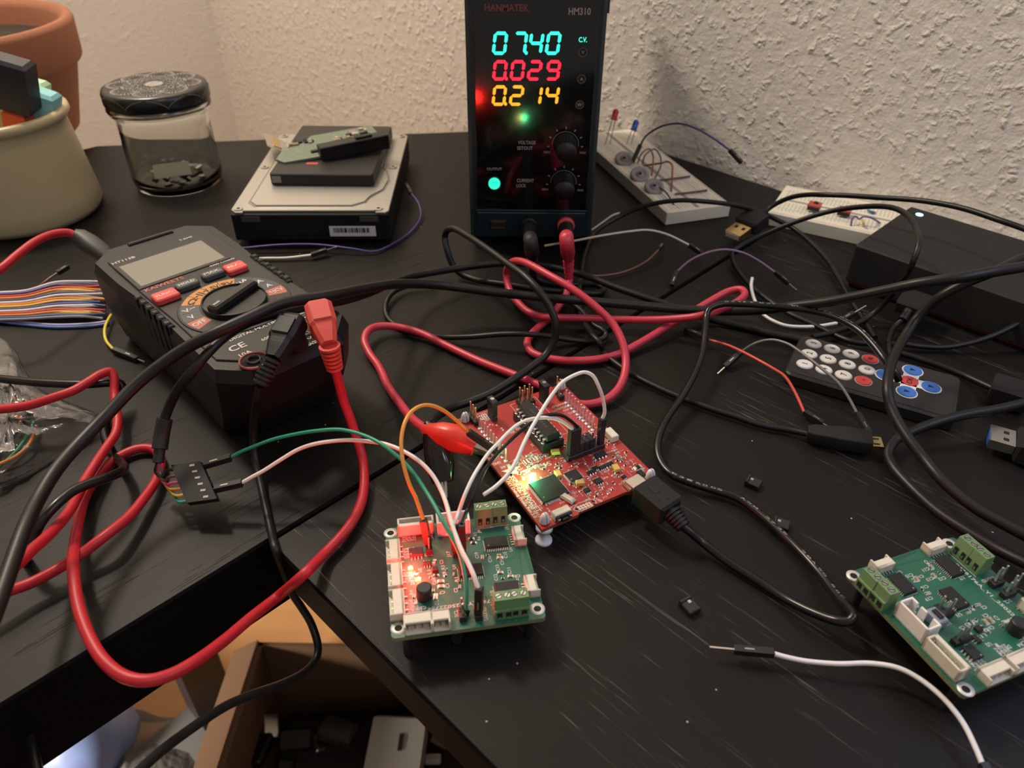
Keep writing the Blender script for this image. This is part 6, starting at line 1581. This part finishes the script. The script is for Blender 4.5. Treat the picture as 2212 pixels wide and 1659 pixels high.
M_CARD = mat('cardboard', (.16, .085, .045), .85, bscale=60)
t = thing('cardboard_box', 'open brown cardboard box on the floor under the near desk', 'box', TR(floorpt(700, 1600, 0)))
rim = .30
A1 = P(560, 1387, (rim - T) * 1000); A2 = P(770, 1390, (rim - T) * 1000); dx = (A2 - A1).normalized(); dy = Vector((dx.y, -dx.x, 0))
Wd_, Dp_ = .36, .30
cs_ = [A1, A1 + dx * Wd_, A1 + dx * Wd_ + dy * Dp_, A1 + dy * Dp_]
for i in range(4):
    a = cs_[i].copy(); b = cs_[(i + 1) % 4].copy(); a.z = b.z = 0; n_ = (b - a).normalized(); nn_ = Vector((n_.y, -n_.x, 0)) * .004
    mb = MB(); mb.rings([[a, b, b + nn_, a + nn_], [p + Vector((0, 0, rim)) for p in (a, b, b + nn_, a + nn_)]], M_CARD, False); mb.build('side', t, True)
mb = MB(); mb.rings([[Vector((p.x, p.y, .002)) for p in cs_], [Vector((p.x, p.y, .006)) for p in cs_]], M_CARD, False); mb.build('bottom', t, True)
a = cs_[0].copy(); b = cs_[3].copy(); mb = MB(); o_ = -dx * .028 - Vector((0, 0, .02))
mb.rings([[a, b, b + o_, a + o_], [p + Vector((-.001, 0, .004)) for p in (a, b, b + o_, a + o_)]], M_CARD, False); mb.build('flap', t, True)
a = cs_[0].copy(); b = cs_[1].copy(); mb = MB(); o_ = -dy * .03 + Vector((0, 0, .03))
# things in the box
t = thing('power_adapter', 'white boxy adapter lying in the cardboard box', 'adapter', TR(P(850, 1600, -520)))
a, b = P(845, 1700, -500), P(868, 1560, -500); mb = MB(); mb.bar(a, b, .052, .030, mat('off_white_plastic', (.52, .49, .46), .5), bev=.004); mb.build('body', t, True)
mb = MB(); q = P(868, 1585, -484); mb.bar(q, P(863, 1620, -484), .004, .0015, K_BLACK); mb.build('slot', t, True)
rs = random.Random(5)
for k, (px, py, s_) in enumerate(((585, 1570, .016), (600, 1562, .012), (685, 1608, .012), (640, 1600, .020), (730, 1580, .024), (950, 1600, .012), (560, 1620, .02), (620, 1645, .016), (935, 1640, .01))):
    p = P(px, py, -500 - 10 * (k % 3)); mb = MB(); mb.X = TR(p) @ Matrix.Rotation(rs.uniform(0, 3), 4, 'Z') @ Matrix.Rotation(rs.uniform(-.5, .5), 4, 'X')
    m = [K_STEEL, K_BLACK, K_STEEL, K_RUBBER, mat('dark_taupe_plastic', (.05, .045, .04), .5), K_STEEL, K_BLACK, K_RUBBER, K_WHITE][k]
    mb.box((0, 0, 0), (s_ * 1.6, s_, s_ * .6), m, s_ * .12, 0, s_ * .2); tag(mb.build('hardware_part'), 'dark jumble of small hardware parts inside the cardboard box', 'hardware', 'hardware parts in the cardboard box')
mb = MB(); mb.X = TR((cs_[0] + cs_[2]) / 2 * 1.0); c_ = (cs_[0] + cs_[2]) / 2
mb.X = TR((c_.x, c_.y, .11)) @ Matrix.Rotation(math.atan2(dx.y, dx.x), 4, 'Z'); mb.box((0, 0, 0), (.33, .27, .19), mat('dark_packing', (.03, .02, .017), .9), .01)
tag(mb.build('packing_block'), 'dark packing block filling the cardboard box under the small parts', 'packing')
# blue bag and clear wrap on the floor, left
rs = random.Random(2)


def lump(name, label, cat, c, rx, ry, rz, m, seed, yaw=0, amp=.16):
    r_ = random.Random(seed); mb = MB(); R = []
    n1, n2 = 12, 26
    ph = [(r_.uniform(0, 6.3), r_.uniform(1.5, 5), r_.uniform(.3, 1)) for _ in range(7)]
    for i in range(1, n1):
        v = math.pi * i / n1; ring = []
        for j in range(n2):
            u = 2 * math.pi * j / n2; f = 1 + amp * sum(a * math.sin(int(k) * u + p + 2.5 * v) for p, k, a in ph) / 3 + r_.uniform(-.03, .03)
            x = rx * math.sin(v) * math.cos(u) * f; y = ry * math.sin(v) * math.sin(u) * f; z_ = max(0, rz * (.95 - math.cos(v)) / 1.95 * (1 + .1 * math.sin(3 * u + seed)))
            ca, sa = math.cos(math.radians(yaw)), math.sin(math.radians(yaw)); ring.append((x * ca - y * sa, x * sa + y * ca, z_))
        R.append(ring)
    mb.rings(R, m, True); o = mb.build(name); o.location = c; tag(o, label, cat); return o


lump('plastic_sack', 'crumpled blue plastic sack on the floor at the bottom left', 'bag', floorpt(118, 1640), .105, .14, .12, mat('blue_film', (.16, .22, .44), .45, bump=.8, bscale=40, var=.2), 4, 46)
lump('plastic_wrap', 'clear crumpled plastic wrap on the wooden floor beside the blue sack', 'bag', floorpt(262, 1730), .12, .10, .07, thin_clear('clear_wrap', (.82, .80, .80), .3, .22, 1.0), 9, 20, .22)
p = floorpt(412, 1680, .0)
mb = MB(); mb.X = TR(p + Vector((0, 0, .03))) @ Matrix.Rotation(.9, 4, 'Z'); mb.box((0, 0, 0), (.16, .10, .055), mat('dark_grey_case', (.10, .095, .095), .5), .006)
tag(mb.build('grey_case'), 'dark grey plastic case on the floor between the wrap and cardboard box', 'case')
